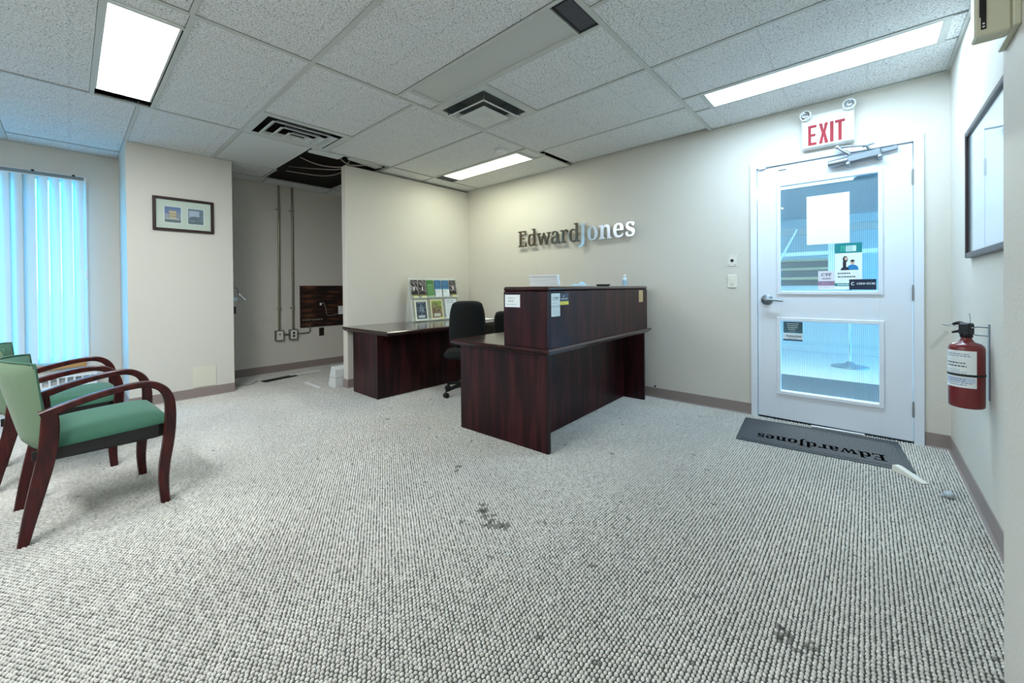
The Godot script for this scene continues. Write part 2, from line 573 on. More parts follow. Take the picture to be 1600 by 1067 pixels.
	troffer(2.0, 3.2, 4.75, 0.26, WHITE_LAMP, 4.2, true, "lit ceiling light behind the camera in the middle bay")
	troffer(0.36, 1.625, 5.05, 0.27, WHITE_LAMP, 1.6, true, "lit ceiling light behind the chairs")
	grille("black mesh return air grille beside the switched off light", Vector3(3.155, 0, 1.995), Vector3(3.272, 0, 2.262))
	grille("dark return air slot at the end of the corner light", Vector3(0.248, 0, 0.50), Vector3(0.372, 0, 0.765))
	build_diffusers()

func troffer(x0: float, x1: float, zc: float, w: float, lamp: Color, energy: float, lit: bool, label: String):
	var t := thing("ceiling_light", label, "ceiling light", Vector3((x0 + x1) / 2, H, zc), 0.0, "")
	var hx := (x1 - x0) / 2
	var hz := w / 2
	var g := Geo.new()
	for s in [-1, 1]:
		g.box(Vector3(-hx, -0.003, s * (hz + 0.006) - 0.006), Vector3(hx, 0.06, s * (hz + 0.006) + 0.006), 0.001)
		g.box(Vector3(s * (hx - 0.006) - 0.006, -0.003, -hz), Vector3(s * (hx - 0.006) + 0.006, 0.06, hz), 0.001)
	g.box(Vector3(-hx, 0.055, -hz), Vector3(hx, 0.11, hz))
	obj("housing", g, M.tee, t)
	var lm: StandardMaterial3D
	if lit:
		lm = mat(Color(0.95, 0.95, 0.95), 0.5)
		lm.emission_enabled = true
		lm.emission = lamp
		lm.emission_energy_multiplier = 1.6
	else:
		lm = mat(c8(205, 208, 204), 0.35)
	var lens := part_box("lens", Vector3(-hx + 0.012, 0.006, -hz), Vector3(hx - 0.012, 0.012, hz), lm, t)
	if lit:
		var l := AreaLight3D.new()
		l.name = "lamp_light"
		l.area_size = Vector2((hx - 0.014) * 2, w - 0.004)
		l.light_color = lamp
		l.light_energy = energy
		l.shadow_enabled = true
		if "area_range" in l: l.area_range = 12.0
		if "area_attenuation" in l: l.area_attenuation = 2.0
		t.add_child(l)
		l.position = Vector3(0, 0.003, 0)
		l.rotation.x = -PI / 2

func grille(label: String, lo: Vector3, hi: Vector3):
	var t := thing("return_grille", label, "grille", Vector3((lo.x + hi.x) / 2, H, (lo.z + hi.z) / 2))
	var hx := (hi.x - lo.x) / 2
	var hz := (hi.z - lo.z) / 2
	var g := Geo.new()
	for s in [-1, 1]:
		g.box(Vector3(-hx, 0, s * (hz - 0.004) - 0.004), Vector3(hx, 0.02, s * (hz - 0.004) + 0.004))
		g.box(Vector3(s * (hx - 0.004) - 0.004, 0, -hz), Vector3(s * (hx - 0.004) + 0.004, 0.02, hz))
	obj("frame", g, M.black, t)
	part_box("back_box", Vector3(-hx, 0.03, -hz), Vector3(hx, 0.10, hz), M.black, t)
	g = Geo.new()
	var z := -hz
	while z < hz:
		g.box(Vector3(-hx, 0.003, z), Vector3(hx, 0.008, z + 0.0035)); z += 0.0095
	var x := -hx
	while x < hx:
		g.box(Vector3(x, 0.004, -hz), Vector3(x + 0.0035, 0.009, hz)); x += 0.0095
	tag(obj("mesh_screen", g, mat(c8(96, 100, 108), 0.5), t), "", "", "", "stuff")

func square_ring(g: Geo, cx: float, cz: float, a: float, ya: float, b: float, yb: float, th: float, ax := 1.0):
	# sloped square ring from half size a at height ya to half size b at height yb
	var c = [Vector2(-1, -1), Vector2(1, -1), Vector2(1, 1), Vector2(-1, 1)]
	for i in 4:
		var p: Vector2 = c[i]
		var q: Vector2 = c[(i + 1) % 4]
		var A := Vector3(cx + p.x * a * ax, ya, cz + p.y * a)
		var B := Vector3(cx + q.x * a * ax, ya, cz + q.y * a)
		var C := Vector3(cx + q.x * b * ax, yb, cz + q.y * b)
		var D := Vector3(cx + p.x * b * ax, yb, cz + p.y * b)
		var up := Vector3(0, th, 0)
		g.quad(A, B, C, D)
		g.quad(A + up, D + up, C + up, B + up)
		g.quad(A, A + up, B + up, B)
		g.quad(D, C, C + up, D + up)

func build_diffusers():
	# square plaque diffuser beside the dark light
	var t := thing("air_diffuser", "square plaque air diffuser hanging beside the switched off light", "air vent", Vector3(2.07, H, 1.682))
	var g := Geo.new()
	for s in [-1, 1]:
		g.box(Vector3(-0.288, -0.004, s * 0.262 - 0.026), Vector3(0.288, 0.004, s * 0.262 + 0.026), 0.002)
		g.box(Vector3(s * 0.262 - 0.026, -0.004, -0.236), Vector3(s * 0.262 + 0.026, 0.004, 0.236), 0.002)
	obj("frame", g, M.diffuser, t)
	g = Geo.new()
	square_ring(g, 0, 0, 0.236, 0.0, 0.17, 0.075, 0.004)
	obj("throat", g, mat(c8(96, 104, 106), 0.6), t)
	part_box("back_box", Vector3(-0.18, 0.08, -0.18), Vector3(0.18, 0.2, 0.18), mat(c8(84, 92, 94), 0.6), t)
	g = Geo.new()
	square_ring(g, 0, 0, 0.208, -0.052, 0.196, -0.052, 0.005)
	square_ring(g, 0, 0, 0.196, -0.052, 0.148, -0.018, 0.005)
	obj("cone_ring", g, M.diffuser, t)
	g = Geo.new()
	g.box(Vector3(-0.142, -0.058, -0.142), Vector3(0.142, -0.048, 0.142), 0.004)
	g.lathe([Vector2(0.0, -0.063), Vector2(0.045, -0.061), Vector2(0.052, -0.058)], 24)
	obj("plaque", g, M.diffuser, t)
	g = Geo.new()
	for p in [Vector2(-0.2, -0.2), Vector2(0.2, -0.2), Vector2(0.2, 0.2), Vector2(-0.2, 0.2)]:
		g = Geo.new()
		g.tube([Vector3(p.x, -0.05, p.y), Vector3(p.x, 0.02, p.y)], 0.004, 6)
		obj("hanger_clip", g, M.steel, t)
	# louvred diffuser over the alcove end of the room
	t = thing("air_diffuser", "rectangular louvred air diffuser beside the ceiling opening", "air vent", Vector3(0.508, H, 2.502))
	g = Geo.new()
	var hx := 0.268
	var hz := 0.365
	for s in [-1, 1]:
		g.box(Vector3(-hx, -0.004, s * (hz - 0.028) - 0.028), Vector3(hx, 0.004, s * (hz - 0.028) + 0.028), 0.002)
		g.box(Vector3(s * (hx - 0.022) - 0.022, -0.004, -hz + 0.056), Vector3(s * (hx - 0.022) + 0.022, 0.004, hz - 0.056), 0.002)
	obj("frame", g, M.diffuser, t)
	part_box("back_box", Vector3(-hx + 0.01, 0.10, -hz + 0.01), Vector3(hx - 0.01, 0.2, hz - 0.01), M.black, t)
	var k := hx / hz * 1.0
	for r in [[0.272, -0.022], [0.19, -0.032], [0.11, -0.042]]:
		g = Geo.new()
		square_ring(g, 0, 0, r[0], r[1], r[0] - 0.016, r[1], 0.003, k)
		square_ring(g, 0, 0, r[0] - 0.016, r[1], r[0] - 0.05, r[1] + 0.028, 0.003, k)
		obj("louvre_ring", g, M.diffuser, t)
	part_box("centre_plate", Vector3(-0.03, -0.052, -0.045), Vector3(0.03, -0.046, 0.045), M.diffuser, t, 0.002)
	# round ceiling detector
	t = thing("smoke_detector", "small round detector on the ceiling by the corner light", "detector", Vector3(1.545, H - 0.002, 0.93))
	g = Geo.new()
	g.lathe([Vector2(0.0, -0.030), Vector2(0.035, -0.030), Vector2(0.044, -0.024), Vector2(0.050, -0.006), Vector2(0.05, 0.004)], 28)
	obj("cover", g, M.white, t)
	g = Geo.new()
	g.lathe([Vector2(0.05, -0.008), Vector2(0.068, -0.006), Vector2(0.072, 0.0), Vector2(0.072, 0.004)], 28)
	obj("base", g, M.diffuser, t)

# ------------------------------------------------------------------ carpet
func build_carpet():
	var g := Geo.new()
	g.smooth()
	var rx := 0.0056
	var rz := 0.0065
	var hy := 0.0062
	var ringsz = [[1.0, 0.0], [0.86, 0.55], [0.5, 0.88]]
	var n := 8
	for i in 2:
		for k in n:
			var f = func(r, t): return Vector3(r[0] * rx * cos(t), r[1] * hy, -r[0] * rz * sin(t))
			var a := TAU * k / n
			var b := TAU * (k + 1) / n
			g.quad(f.call(ringsz[i], a), f.call(ringsz[i], b), f.call(ringsz[i + 1], b), f.call(ringsz[i + 1], a))
	for k in n:
		var a := TAU * k / n
		var b := TAU * (k + 1) / n
		g.tri(Vector3(0.5 * rx * cos(a), 0.88 * hy, -0.5 * rz * sin(a)), Vector3(0.5 * rx * cos(b), 0.88 * hy, -0.5 * rz * sin(b)), Vector3(0, hy, 0))
	var mesh := g.done()
	var m := mat(Color.WHITE, 0.95)
	m.vertex_color_use_as_albedo = true
	# stains: spots of dirt with outlines of their own
	var stains = []
	for s in [[2.87, 2.50, 0.02], [2.90, 2.545, 0.018], [2.915, 2.53, 0.025], [2.95, 2.565, 0.016], [3.0, 2.57, 0.02], [3.02, 2.60, 0.022], [3.05, 2.575, 0.024], [3.08, 2.56, 0.022], [2.98, 2.53, 0.014], [3.0, 2.615, 0.014], [3.07, 2.53, 0.012], [2.44, 2.30, 0.02], [2.47, 2.34, 0.014], [1.29, 2.10, 0.02], [3.20, 2.42, 0.012], [2.45, 2.55, 0.012]]:
		stains.append(Vector3(s[0], s[1], s[2]))
	var rr := RandomNumberGenerator.new()
	rr.seed = 77
	for k in 7:
		stains.append(Vector3(1.10 - 0.012 * k, 1.45 - 0.055 * k, 0.007))
	for i in 150:
		stains.append(Vector3(rr.randf_range(0.2, 4.65), rr.randf_range(0.1, 4.4), rr.randf_range(0.005, 0.012)))
	for i in 16:
		stains.append(Vector3(rr.randf_range(4.12, 4.24), rr.randf_range(2.37, 2.47), rr.randf_range(0.005, 0.012)))
	var buckets := {}
	for s in stains:
		for ix in range(int((s.x - s.z) * 20) , int((s.x + s.z) * 20) + 1):
			for iz in range(int((s.y - s.z) * 20), int((s.y + s.z) * 20) + 1):
				var key := Vector2i(ix, iz)
				if not buckets.has(key): buckets[key] = []
				buckets[key].append(s)
	var soil := FastNoiseLite.new()
	soil.seed = 3; soil.frequency = 0.9; soil.fractal_octaves = 3
	var px := 0.0128
	var pz := 0.0150
	var buf := PackedFloat32Array()
	var cx := int((RX - LX) / px)
	var cz := int(5.1 / pz)
	buf.resize(cx * cz * 16)
	var at := 0
	var count := 0
	for i in cx:
		var off := 0.5 if i % 2 else 0.0
		for j in cz:
			var x := LX + (i + 0.5) * px + rr.randf_range(-0.0012, 0.0012)
			var z := (j + 0.3 + off) * pz + rr.randf_range(-0.0015, 0.0015)
			if x < PX and z > 2.70 and z < 3.535: continue
			if x > 4.61 and z > 2.17: continue
			if x > -0.11 and x < 0.0 and z < 1.84: continue
			var sc := rr.randf_range(0.88, 1.1)
			var sh := rr.randf_range(-0.22, 0.22)
			var v := rr.randf_range(0.86, 1.1) * (0.97 + 0.12 * soil.get_noise_2d(x, z))
			var key := Vector2i(int(x * 20), int(z * 20))
			if buckets.has(key):
				for s in buckets[key]:
					if Vector2(x - s.x, z - s.y).length() < s.z * rr.randf_range(0.7, 1.25): v *= 0.42
			buf[at] = sc; buf[at + 1] = 0.0; buf[at + 2] = sh; buf[at + 3] = x
			buf[at + 4] = 0.0; buf[at + 5] = sc; buf[at + 6] = 0.0; buf[at + 7] = -0.001
			buf[at + 8] = 0.0; buf[at + 9] = 0.0; buf[at + 10] = sc; buf[at + 11] = z
			buf[at + 12] = 0.635 * v; buf[at + 13] = 0.62 * v; buf[at + 14] = 0.575 * v; buf[at + 15] = 1.0
			at += 16
			count += 1
	buf.resize(count * 16)
	var mm := MultiMesh.new()
	mm.transform_format = MultiMesh.TRANSFORM_3D
	mm.use_colors = true
	mm.mesh = mesh
	mm.instance_count = count
	mm.buffer = buf
	var mi := MultiMeshInstance3D.new()
	mi.name = "carpet_pile"
	mi.multimesh = mm
	mi.material_override = m
	get_node("floor").add_child(mi)
	tag(mi, "beige loop pile carpet in ribbed rows with dark stains", "", "", "stuff")

# ------------------------------------------------------------------ entrance door
func build_door():
	var d := Node3D.new()
	d.name = "door_1"
	add_child(d)
	tag(d, "white entrance door with two wired glass panels", "", "", "structure")
	var g := Geo.new()
	g.box(Vector3(3.595, 0, -0.14), Vector3(3.642, 2.143, 0.016), 0.002)
	g.box(Vector3(4.577, 0, -0.14), Vector3(4.627, 2.143, 0.016), 0.002)
	g.box(Vector3(3.642, 2.094, -0.14), Vector3(4.577, 2.143, 0.016), 0.002)
	obj("frame", g, M.doorpaint, d)
	part_box("threshold", Vector3(3.642, -0.002, -0.14), Vector3(4.577, 0.008, -0.004), M.rubber, d)
	g = Geo.new()
	var x0 := 3.646
	var x1 := 4.573
	g.box(Vector3(x0, 0.016, -0.045), Vector3(3.803, 2.09, 0), 0.001)
	g.box(Vector3(4.403, 0.016, -0.045), Vector3(x1, 2.09, 0), 0.001)
	g.box(Vector3(3.803, 0.016, -0.045), Vector3(4.403, 0.245, 0))
	g.box(Vector3(3.803, 0.822, -0.045), Vector3(4.403, 1.062, 0))
	g.box(Vector3(3.803, 1.922, -0.045), Vector3(4.403, 2.09, 0))
	obj("leaf", g, M.doorpaint, d)
	for r in [[3.783, 4.423, 1.036, 1.944, 0.026], [3.778, 4.428, 0.217, 0.848, 0.028]]:
		g = Geo.new()
		var w: float = r[4]
		g.box(Vector3(r[0], r[2], -0.004), Vector3(r[0] + w, r[3], 0.011), 0.003)
		g.box(Vector3(r[1] - w, r[2], -0.004), Vector3(r[1], r[3], 0.011), 0.003)
		g.box(Vector3(r[0] + w, r[2], -0.004), Vector3(r[1] - w, r[2] + w, 0.011), 0.003)
		g.box(Vector3(r[0] + w, r[3] - w, -0.004), Vector3(r[1] - w, r[3], 0.011), 0.003)
		obj("glazing_bead", g, M.doorpaint, d)
		var pane := part_box("pane", Vector3(3.803, r[2] + 0.01, -0.026), Vector3(4.403, r[3] - 0.01, -0.021), M.glass, d)
		g = Geo.new()
		var x := 3.812
		while x < 4.40:
			g.box(Vector3(x, r[2] + 0.01, -0.0242), Vector3(x + 0.0013, r[3] - 0.01, -0.0229))
			x += 0.0112
		tag(obj("wire_strands", g, mat(c8(70, 84, 96), 0.4, 0.6), pane), "", "", "", "stuff")
	# lever handle
	var h := Node3D.new()
	h.name = "handle"
	d.add_child(h)
	h.position = Vector3(3.711, 0.991, 0)
	g = Geo.new()
	g.lathe([Vector2(0.044, 0), Vector2(0.044, 0.006), Vector2(0.038, 0.012), Vector2(0.022, 0.015), Vector2(0.016, 0.020), Vector2(0.014, 0.05), Vector2(0, 0.052)], 32, Transform3D(Basis(Vector3.RIGHT, PI / 2), Vector3.ZERO))
	obj("rose", g, M.brushed, h)
	g = Geo.new()
	g.tube([Vector3(-0.008, 0, 0.048), Vector3(0.02, 0.001, 0.053), Vector3(0.06, 0.0, 0.052), Vector3(0.1, -0.004, 0.05), Vector3(0.118, -0.006, 0.049)], [0.012, 0.0115, 0.0095, 0.009, 0.0075], 10)
	obj("lever", g, M.brushed, h)
	# hinges
	for y in [1.848, 1.048, 0.239]:
		g = Geo.new()
		g.tube([Vector3(4.575, y - 0.052, 0.010), Vector3(4.575, y + 0.052, 0.010)], 0.0075, 10)
		for k in 4: g.box(Vector3(4.5665, y - 0.031 + k * 0.0205, 0.002), Vector3(4.5835, y - 0.0295 + k * 0.0205, 0.0185))
		g.tube([Vector3(4.575, y + 0.052, 0.010), Vector3(4.575, y + 0.059, 0.010)], 0.005, 8)
		obj("hinge", g, M.steel, d)
	# door closer
	var tilt := Transform3D(Basis(Vector3.BACK, 0.10), Vector3(4.30, 2.043, 0.0))
	var cl := Node3D.new()
	cl.name = "door_closer"
	d.add_child(cl)
	cl.transform = tilt
	part_box("mounting_bracket", Vector3(-0.075, -0.028, 0.004), Vector3(0.115, 0.028, 0.062), M.brushed, cl, 0.008)
	g = Geo.new()
	g.tube([Vector3(-0.185, 0, 0.036), Vector3(-0.175, 0, 0.036), Vector3(-0.07, 0, 0.036)], [0.021, 0.026, 0.026], 16)
	obj("cylinder", g, M.brushed, cl)
	part_box("slide_plate", Vector3(0.115, -0.006, 0.01), Vector3(0.20, 0.024, 0.03), M.brushed, cl, 0.003)
	for x in [-0.07, 0.105]:
		g = Geo.new()
		g.lathe([Vector2(0.016, 0.0), Vector2(0.016, 0.064), Vector2(0.011, 0.07), Vector2(0, 0.07)], 14, Transform3D(Basis(Vector3.RIGHT, PI / 2), Vector3(x, -0.034, 0)))
		obj("bolt_boss", g, M.brushed, cl)
	g = Geo.new()
	g.tube([Vector3(-0.115, 0.105, 0.055), Vector3(-0.03, 0.083, 0.07), Vector3(0.04, 0.062, 0.075), Vector3(0.055, 0.03, 0.06)], [0.009, 0.008, 0.008, 0.010], 8)
	obj("arm", g, M.brushed, cl)
	g = Geo.new()
	g.tube([Vector3(-0.115, 0.105, 0.058), Vector3(-0.09, 0.07, 0.068), Vector3(-0.055, 0.035, 0.06)], [0.011, 0.010, 0.012], 8)
	obj("forearm", g, M.brushed, cl)
	g = Geo.new()
	g.lathe([Vector2(0, -0.012), Vector2(0.015, -0.012), Vector2(0.017, 0.0), Vector2(0.015, 0.012), Vector2(0, 0.014)], 14, Transform3D(Basis.IDENTITY, Vector3(-0.117, 0.108, 0.056)))
	obj("pivot_knob", g, M.chrome, cl)
	g = Geo.new()
	g.tube([Vector3(0.02, 0.062, 0.072), Vector3(0.085, 0.068, 0.06)], [0.010, 0.007], 8)
	obj("arm_end", g, M.brushed, cl)
	# contact at the top left and slot in the head
	var ct := part_box("door_contact", Vector3(3.655, 2.083, 0.0), Vector3(3.708, 2.11, 0.022), M.white, d, 0.003)
	part_box("contact_slot", Vector3(3.795, 2.050, -0.001), Vector3(3.85, 2.056, 0.003), M.rubber, d)

# ------------------------------------------------------------------ lobby behind the door
func build_lobby():
	var lobbywall := mat(c8(206, 218, 222), 0.6)
	var grey := mat(c8(176, 186, 186), 0.6)
	var dark := mat(c8(92, 112, 126), 0.6)
	var g := Geo.new()
	g.box(Vector3(2.2, -0.12, -6.2), Vector3(7.2, 0.0, -0.14))
	struct("floor_lobby", g, mat(c8(198, 200, 196), 0.35), "pale tiled lobby floor behind the glass door")
	g = Geo.new()
	g.box(Vector3(2.2, 3.0, -6.2), Vector3(7.2, 3.12, -0.14))
	struct("ceiling_lobby", g, lobbywall)
	g = Geo.new()
	g.box(Vector3(2.1, 0, -6.2), Vector3(2.2, 3.12, -0.14))
	struct("wall_lobby_left", g, lobbywall)
	g = Geo.new()
	g.box(Vector3(2.1, 0, -6.3), Vector3(7.2, 3.12, -6.2))
	struct("wall_lobby_far", g, lobbywall)
	g = Geo.new()
	g.box(Vector3(4.9, 0, -0.14), Vector3(7.2, 3.12, -0.04))
	struct("wall_lobby_front", g, lobbywall)
	g = Geo.new()                                     # low wall in front of the stair
	g.box(Vector3(2.2, 0, -4.42), Vector3(5.6, 1.10, -4.32), 0.004)
	struct("wall_lobby_low", g, grey, "low grey wall behind the glass door")
	g = Geo.new()
	g.box(Vector3(2.2, 2.16, -3.9), Vector3(7.2, 3.0, -3.7), 0.004)
	struct("trim_1", g, dark, "blue grey bulkhead across the lobby")
	g = Geo.new()
	g.box(Vector3(2.2, 1.98, -4.6), Vector3(7.2, 2.10, -4.5), 0.004)
	struct("trim_2", g, grey, "grey beam across the lobby")
	g = Geo.new()
	g.box(Vector3(2.2, 1.60, -4.5), Vector3(5.6, 1.665, -4.3), 0.004)
	struct("trim_3", g, M.white, "white ledge across the lobby")
	g = Geo.new()
	g.box(Vector3(3.86, 1.10, -4.5), Vector3(3.96, 3.0, -4.36), 0.004)
	struct("trim_4", g, M.white, "slim white column in the lobby")
	# stair treads behind the low wall
	var st := thing("staircase", "stair with tan tread edges seen through the door glass", "stairs", Vector3(3.55, 0, -5.07))
	for k in 4:
		part_box("tread", Vector3(-0.55, 1.03 + k * 0.175, 0.32 - k * 0.26), Vector3(0.40, 1.075 + k * 0.175, 0.60 - k * 0.26), mat(c8(206, 190, 150), 0.5), st, 0.004)
		part_box("riser", Vector3(-0.55, 0.88 + k * 0.175, 0.34 - k * 0.26), Vector3(0.40, 1.03 + k * 0.175, 0.36 - k * 0.26), mat(c8(72, 96, 104), 0.6), st)
	for s in [-0.58, 0.42]:
		g = Geo.new()
		g.prism([Vector2(0.62, 0), Vector2(0.62, 1.06), Vector2(-0.5, 1.75), Vector2(-0.5, 0)].map(func(p): return Vector2(-p.x, p.y)), 0.03, Transform3D(Basis(Vector3.UP, PI / 2), Vector3(s, 0, 0)))
		obj("stringer", g, M.white, st)
	g = Geo.new()
	g.tube([Vector3(3.20, 1.50, -4.25), Vector3(3.46, 2.05, -4.25)], 0.018, 10)
	g.tube([Vector3(3.205, 1.0, -4.25), Vector3(3.205, 1.52, -4.25)], 0.014, 10)
	tag(obj("stair_handrail", g, M.white), "white sloping handrail at the left in the door glass", "handrail")
	# entrance mat
	var mt := mat(Color.WHITE, 0.95)
	mt.albedo_texture = noise_tex(0.25, 51, [[0.2, c8(44, 52, 58)], [0.8, c8(78, 88, 94)]], 256, 3)
	triplanar(mt, Vector3(3, 3, 3), true)
	g = Geo.new()
	g.box(Vector3(3.0, 0.0, -2.0), Vector3(5.2, 0.012, -0.2), 0.004)
	tag(obj("entrance_mat", g, mt), "dark lobby mat on the pale floor behind the door", "mat")
	# post on a round base
	var ps := thing("barrier_post", "chrome post on a round base in the lobby", "barrier post", Vector3(4.16, 0, -3.1))
	g = Geo.new()
	g.lathe([Vector2(0, 0.0), Vector2(0.20, 0.0), Vector2(0.20, 0.012), Vector2(0.17, 0.024), Vector2(0.06, 0.045), Vector2(0.03, 0.075), Vector2(0, 0.08)], 36)
	obj("base", g, M.satin, ps)
	g = Geo.new()
	g.tube([Vector3(0, 0.07, 0), Vector3(0, 0.98, 0)], 0.018, 14)
	obj("pole", g, M.chrome, ps)
	g = Geo.new()
	g.lathe([Vector2(0, 0.96), Vector2(0.03, 0.965), Vector2(0.032, 1.02), Vector2(0.02, 1.04), Vector2(0, 1.045)], 20)
	obj("cap", g, M.chrome, ps)
	# storefront glazing on the right side of the lobby
	var w := Node3D.new()
	w.name = "window_3"
	add_child(w)
	tag(w, "storefront glazing that lets daylight into the lobby", "", "", "structure")
	g = Geo.new()
	for z in [-6.2, -4.7, -3.2, -1.7, -0.2]: g.box(Vector3(7.1, 0, z), Vector3(7.2, 3.0, z + 0.07))
	for y in [0.0, 2.93]: g.box(Vector3(7.1, y, -6.2), Vector3(7.2, y + 0.08, -0.13))
	obj("frame", g, M.brushed, w)
	for k in 4: part_box("pane", Vector3(7.145, 0.08, -6.13 + k * 1.5), Vector3(7.151, 2.93, -4.7 + k * 1.5), M.glass, w)
	# lobby ceiling light
	var t := thing("lobby_light", "long ceiling light in the lobby seen through the door glass", "ceiling light", Vector3(4.0, 2.16, -1.2))
	var lm := mat(Color(0.95, 0.95, 0.95), 0.5)
	lm.emission_enabled = true
	lm.emission = Color(0.75, 0.95, 1.0)
	lm.emission_energy_multiplier = 2.0
	part_box("lens", Vector3(-0.75, -0.02, -0.05), Vector3(0.24, 0.0, 0.05), lm, t, 0.004)
	part_box("housing", Vector3(-0.77, 0.002, -0.07), Vector3(0.26, 0.06, 0.07), M.white, t, 0.004)
	for hx in [-0.6, 0.1]:
		g = Geo.new()
		g.tube([Vector3(hx, 0.06, 0), Vector3(hx, 0.84, 0)], 0.006, 6)
		obj("hanger_rod", g, M.steel, t)
	var l := AreaLight3D.new()
	l.name = "lamp_light"
	l.area_size = Vector2(0.97, 0.09)
	l.light_color = Color(0.92, 1.0, 0.98)
	l.light_energy = 6.5
	l.shadow_enabled = true
	t.add_child(l)
	l.position = Vector3(-0.255, -0.024, 0)
	l.rotation.x = -PI / 2

# ------------------------------------------------------------------ window, blind, heater
func build_window():
	for k in 2:
		var z0: float = [3.79, 4.27][k]
		var z1: float = [4.165, 5.2][k]
		var w := Node3D.new()
		w.name = "window_%d" % (k + 1)
		add_child(w)
		tag(w, ["narrow window behind the right end of the blind", "window behind the left end of the blind"][k], "", "", "structure")
		var g := Geo.new()
		g.box(Vector3(-1.74, 0.42, z0), Vector3(-1.68, 2.26, z0 + 0.035))
		g.box(Vector3(-1.74, 0.42, z1 - 0.035), Vector3(-1.68, 2.26, z1))
		g.box(Vector3(-1.74, 0.42, z0), Vector3(-1.68, 0.46, z1))
		g.box(Vector3(-1.74, 2.22, z0), Vector3(-1.68, 2.26, z1))
		if k == 0: g.box(Vector3(LX, 0.42, 3.772), Vector3(LX + 0.014, 2.262, 3.79))
		obj("frame", g, M.white, w)
		part_box("pane", Vector3(-1.713, 0.46, z0 + 0.035), Vector3(-1.707, 2.22, z1 - 0.035), M.glass, w)
	var b := thing("vertical_blind", "vertical blind of pale vanes glowing in daylight at the left window", "blind", Vector3(LX, 0, 0))
	var gh := Geo.new()
	gh.box(Vector3(0.010, 2.264, 3.78), Vector3(0.060, 2.270, 5.2), 0.001)
	gh.box(Vector3(0.010, 2.222, 3.78), Vector3(0.060, 2.230, 5.2), 0.001)
	gh.box(Vector3(0.010, 2.230, 3.78), Vector3(0.060, 2.264, 3.790), 0.001)
	obj("headrail", gh, M.white, b)
	part_box("rail_channel", Vector3(0.012, 2.230, 3.790), Vector3(0.046, 2.264, 5.2), mat(c8(120, 140, 150), 0.5), b)
	for z in [3.86, 4.12, 4.7]:
		part_box("rail_bracket", Vector3(0.0, 2.262, z - 0.010), Vector3(0.064, 2.275, z + 0.010), M.rubber, b)
	var vm := mat(c8(226, 238, 242), 0.55)
	vm.backlight_enabled = true
	vm.backlight = Color(0.44, 0.50, 0.52)
	var g := Geo.new()                                # curved vane, 89 mm wide
	var hw := 0.0445
	var pts = []
	for i in 9:
		var u := -1.0 + i * 0.25
		pts.append(Vector2(u * hw, 0.010 * (1.0 - u * u)))
	g.smooth()
	for i in 8:
		var p: Vector2 = pts[i]
		var q: Vector2 = pts[i + 1]
		g.quad(Vector3(p.y, -1.80, -p.x), Vector3(q.y, -1.80, -q.x), Vector3(q.y, 0, -q.x), Vector3(p.y, 0, -p.x))
	g.smooth(false)
	var vane := g.done()
	var k := 0
	var z := 3.83
	while z < 5.18:
		var o := obj("vane", vane, vm, b)
		o.position = Vector3(0.034, 2.222, z)
		o.rotation.y = -0.64 + 0.05 * sin(k * 2.1)
		z += 0.078
		k += 1
	g = Geo.new()
	g.tube([Vector3(0.05, 2.23, 3.783), Vector3(0.052, 1.6, 3.782), Vector3(0.05, 1.2, 3.784), Vector3(0.052, 0.62, 3.783)], 0.0035, 6)
	obj("control_chain", g, M.white, b)
	part_box("chain_weight", Vector3(0.04, 1.24, 3.775), Vector3(0.062, 1.33, 3.792), M.white, b, 0.004)
	# wood sill piece and convector heater
	g = Geo.new()
	g.box(Vector3(LX, 0.355, 3.79), Vector3(LX + 0.05, 0.405, 5.2), 0.004)
	tag(obj("window_sill", g, mat(c8(188, 142, 92), 0.5)), "tan wooden sill under the vertical blind", "sill")
	var h := thing("baseboard_heater", "white baseboard heater with slotted grille below the window", "heater", Vector3(LX, 0, 4.4))
	part_box("case", Vector3(0.0, 0.02, -0.66), Vector3(0.11, 0.20, 0.9), M.white, h, 0.006)
	part_box("top_cover", Vector3(0.0, 0.27, -0.66), Vector3(0.10, 0.285, 0.9), M.white, h, 0.004)
	part_box("back_plate", Vector3(0.0, 0.20, -0.66), Vector3(0.045, 0.27, 0.9), mat(c8(204, 208, 210), 0.6), h)
	part_box("end_cap", Vector3(0.0, 0.02, -0.68), Vector3(0.115, 0.29, -0.655), M.white, h, 0.004)
	for i in 28:
		part_box("grille_fin", Vector3(0.045, 0.198, -0.64 + i * 0.054), Vector3(0.10, 0.272, -0.626 + i * 0.054), M.white, h)

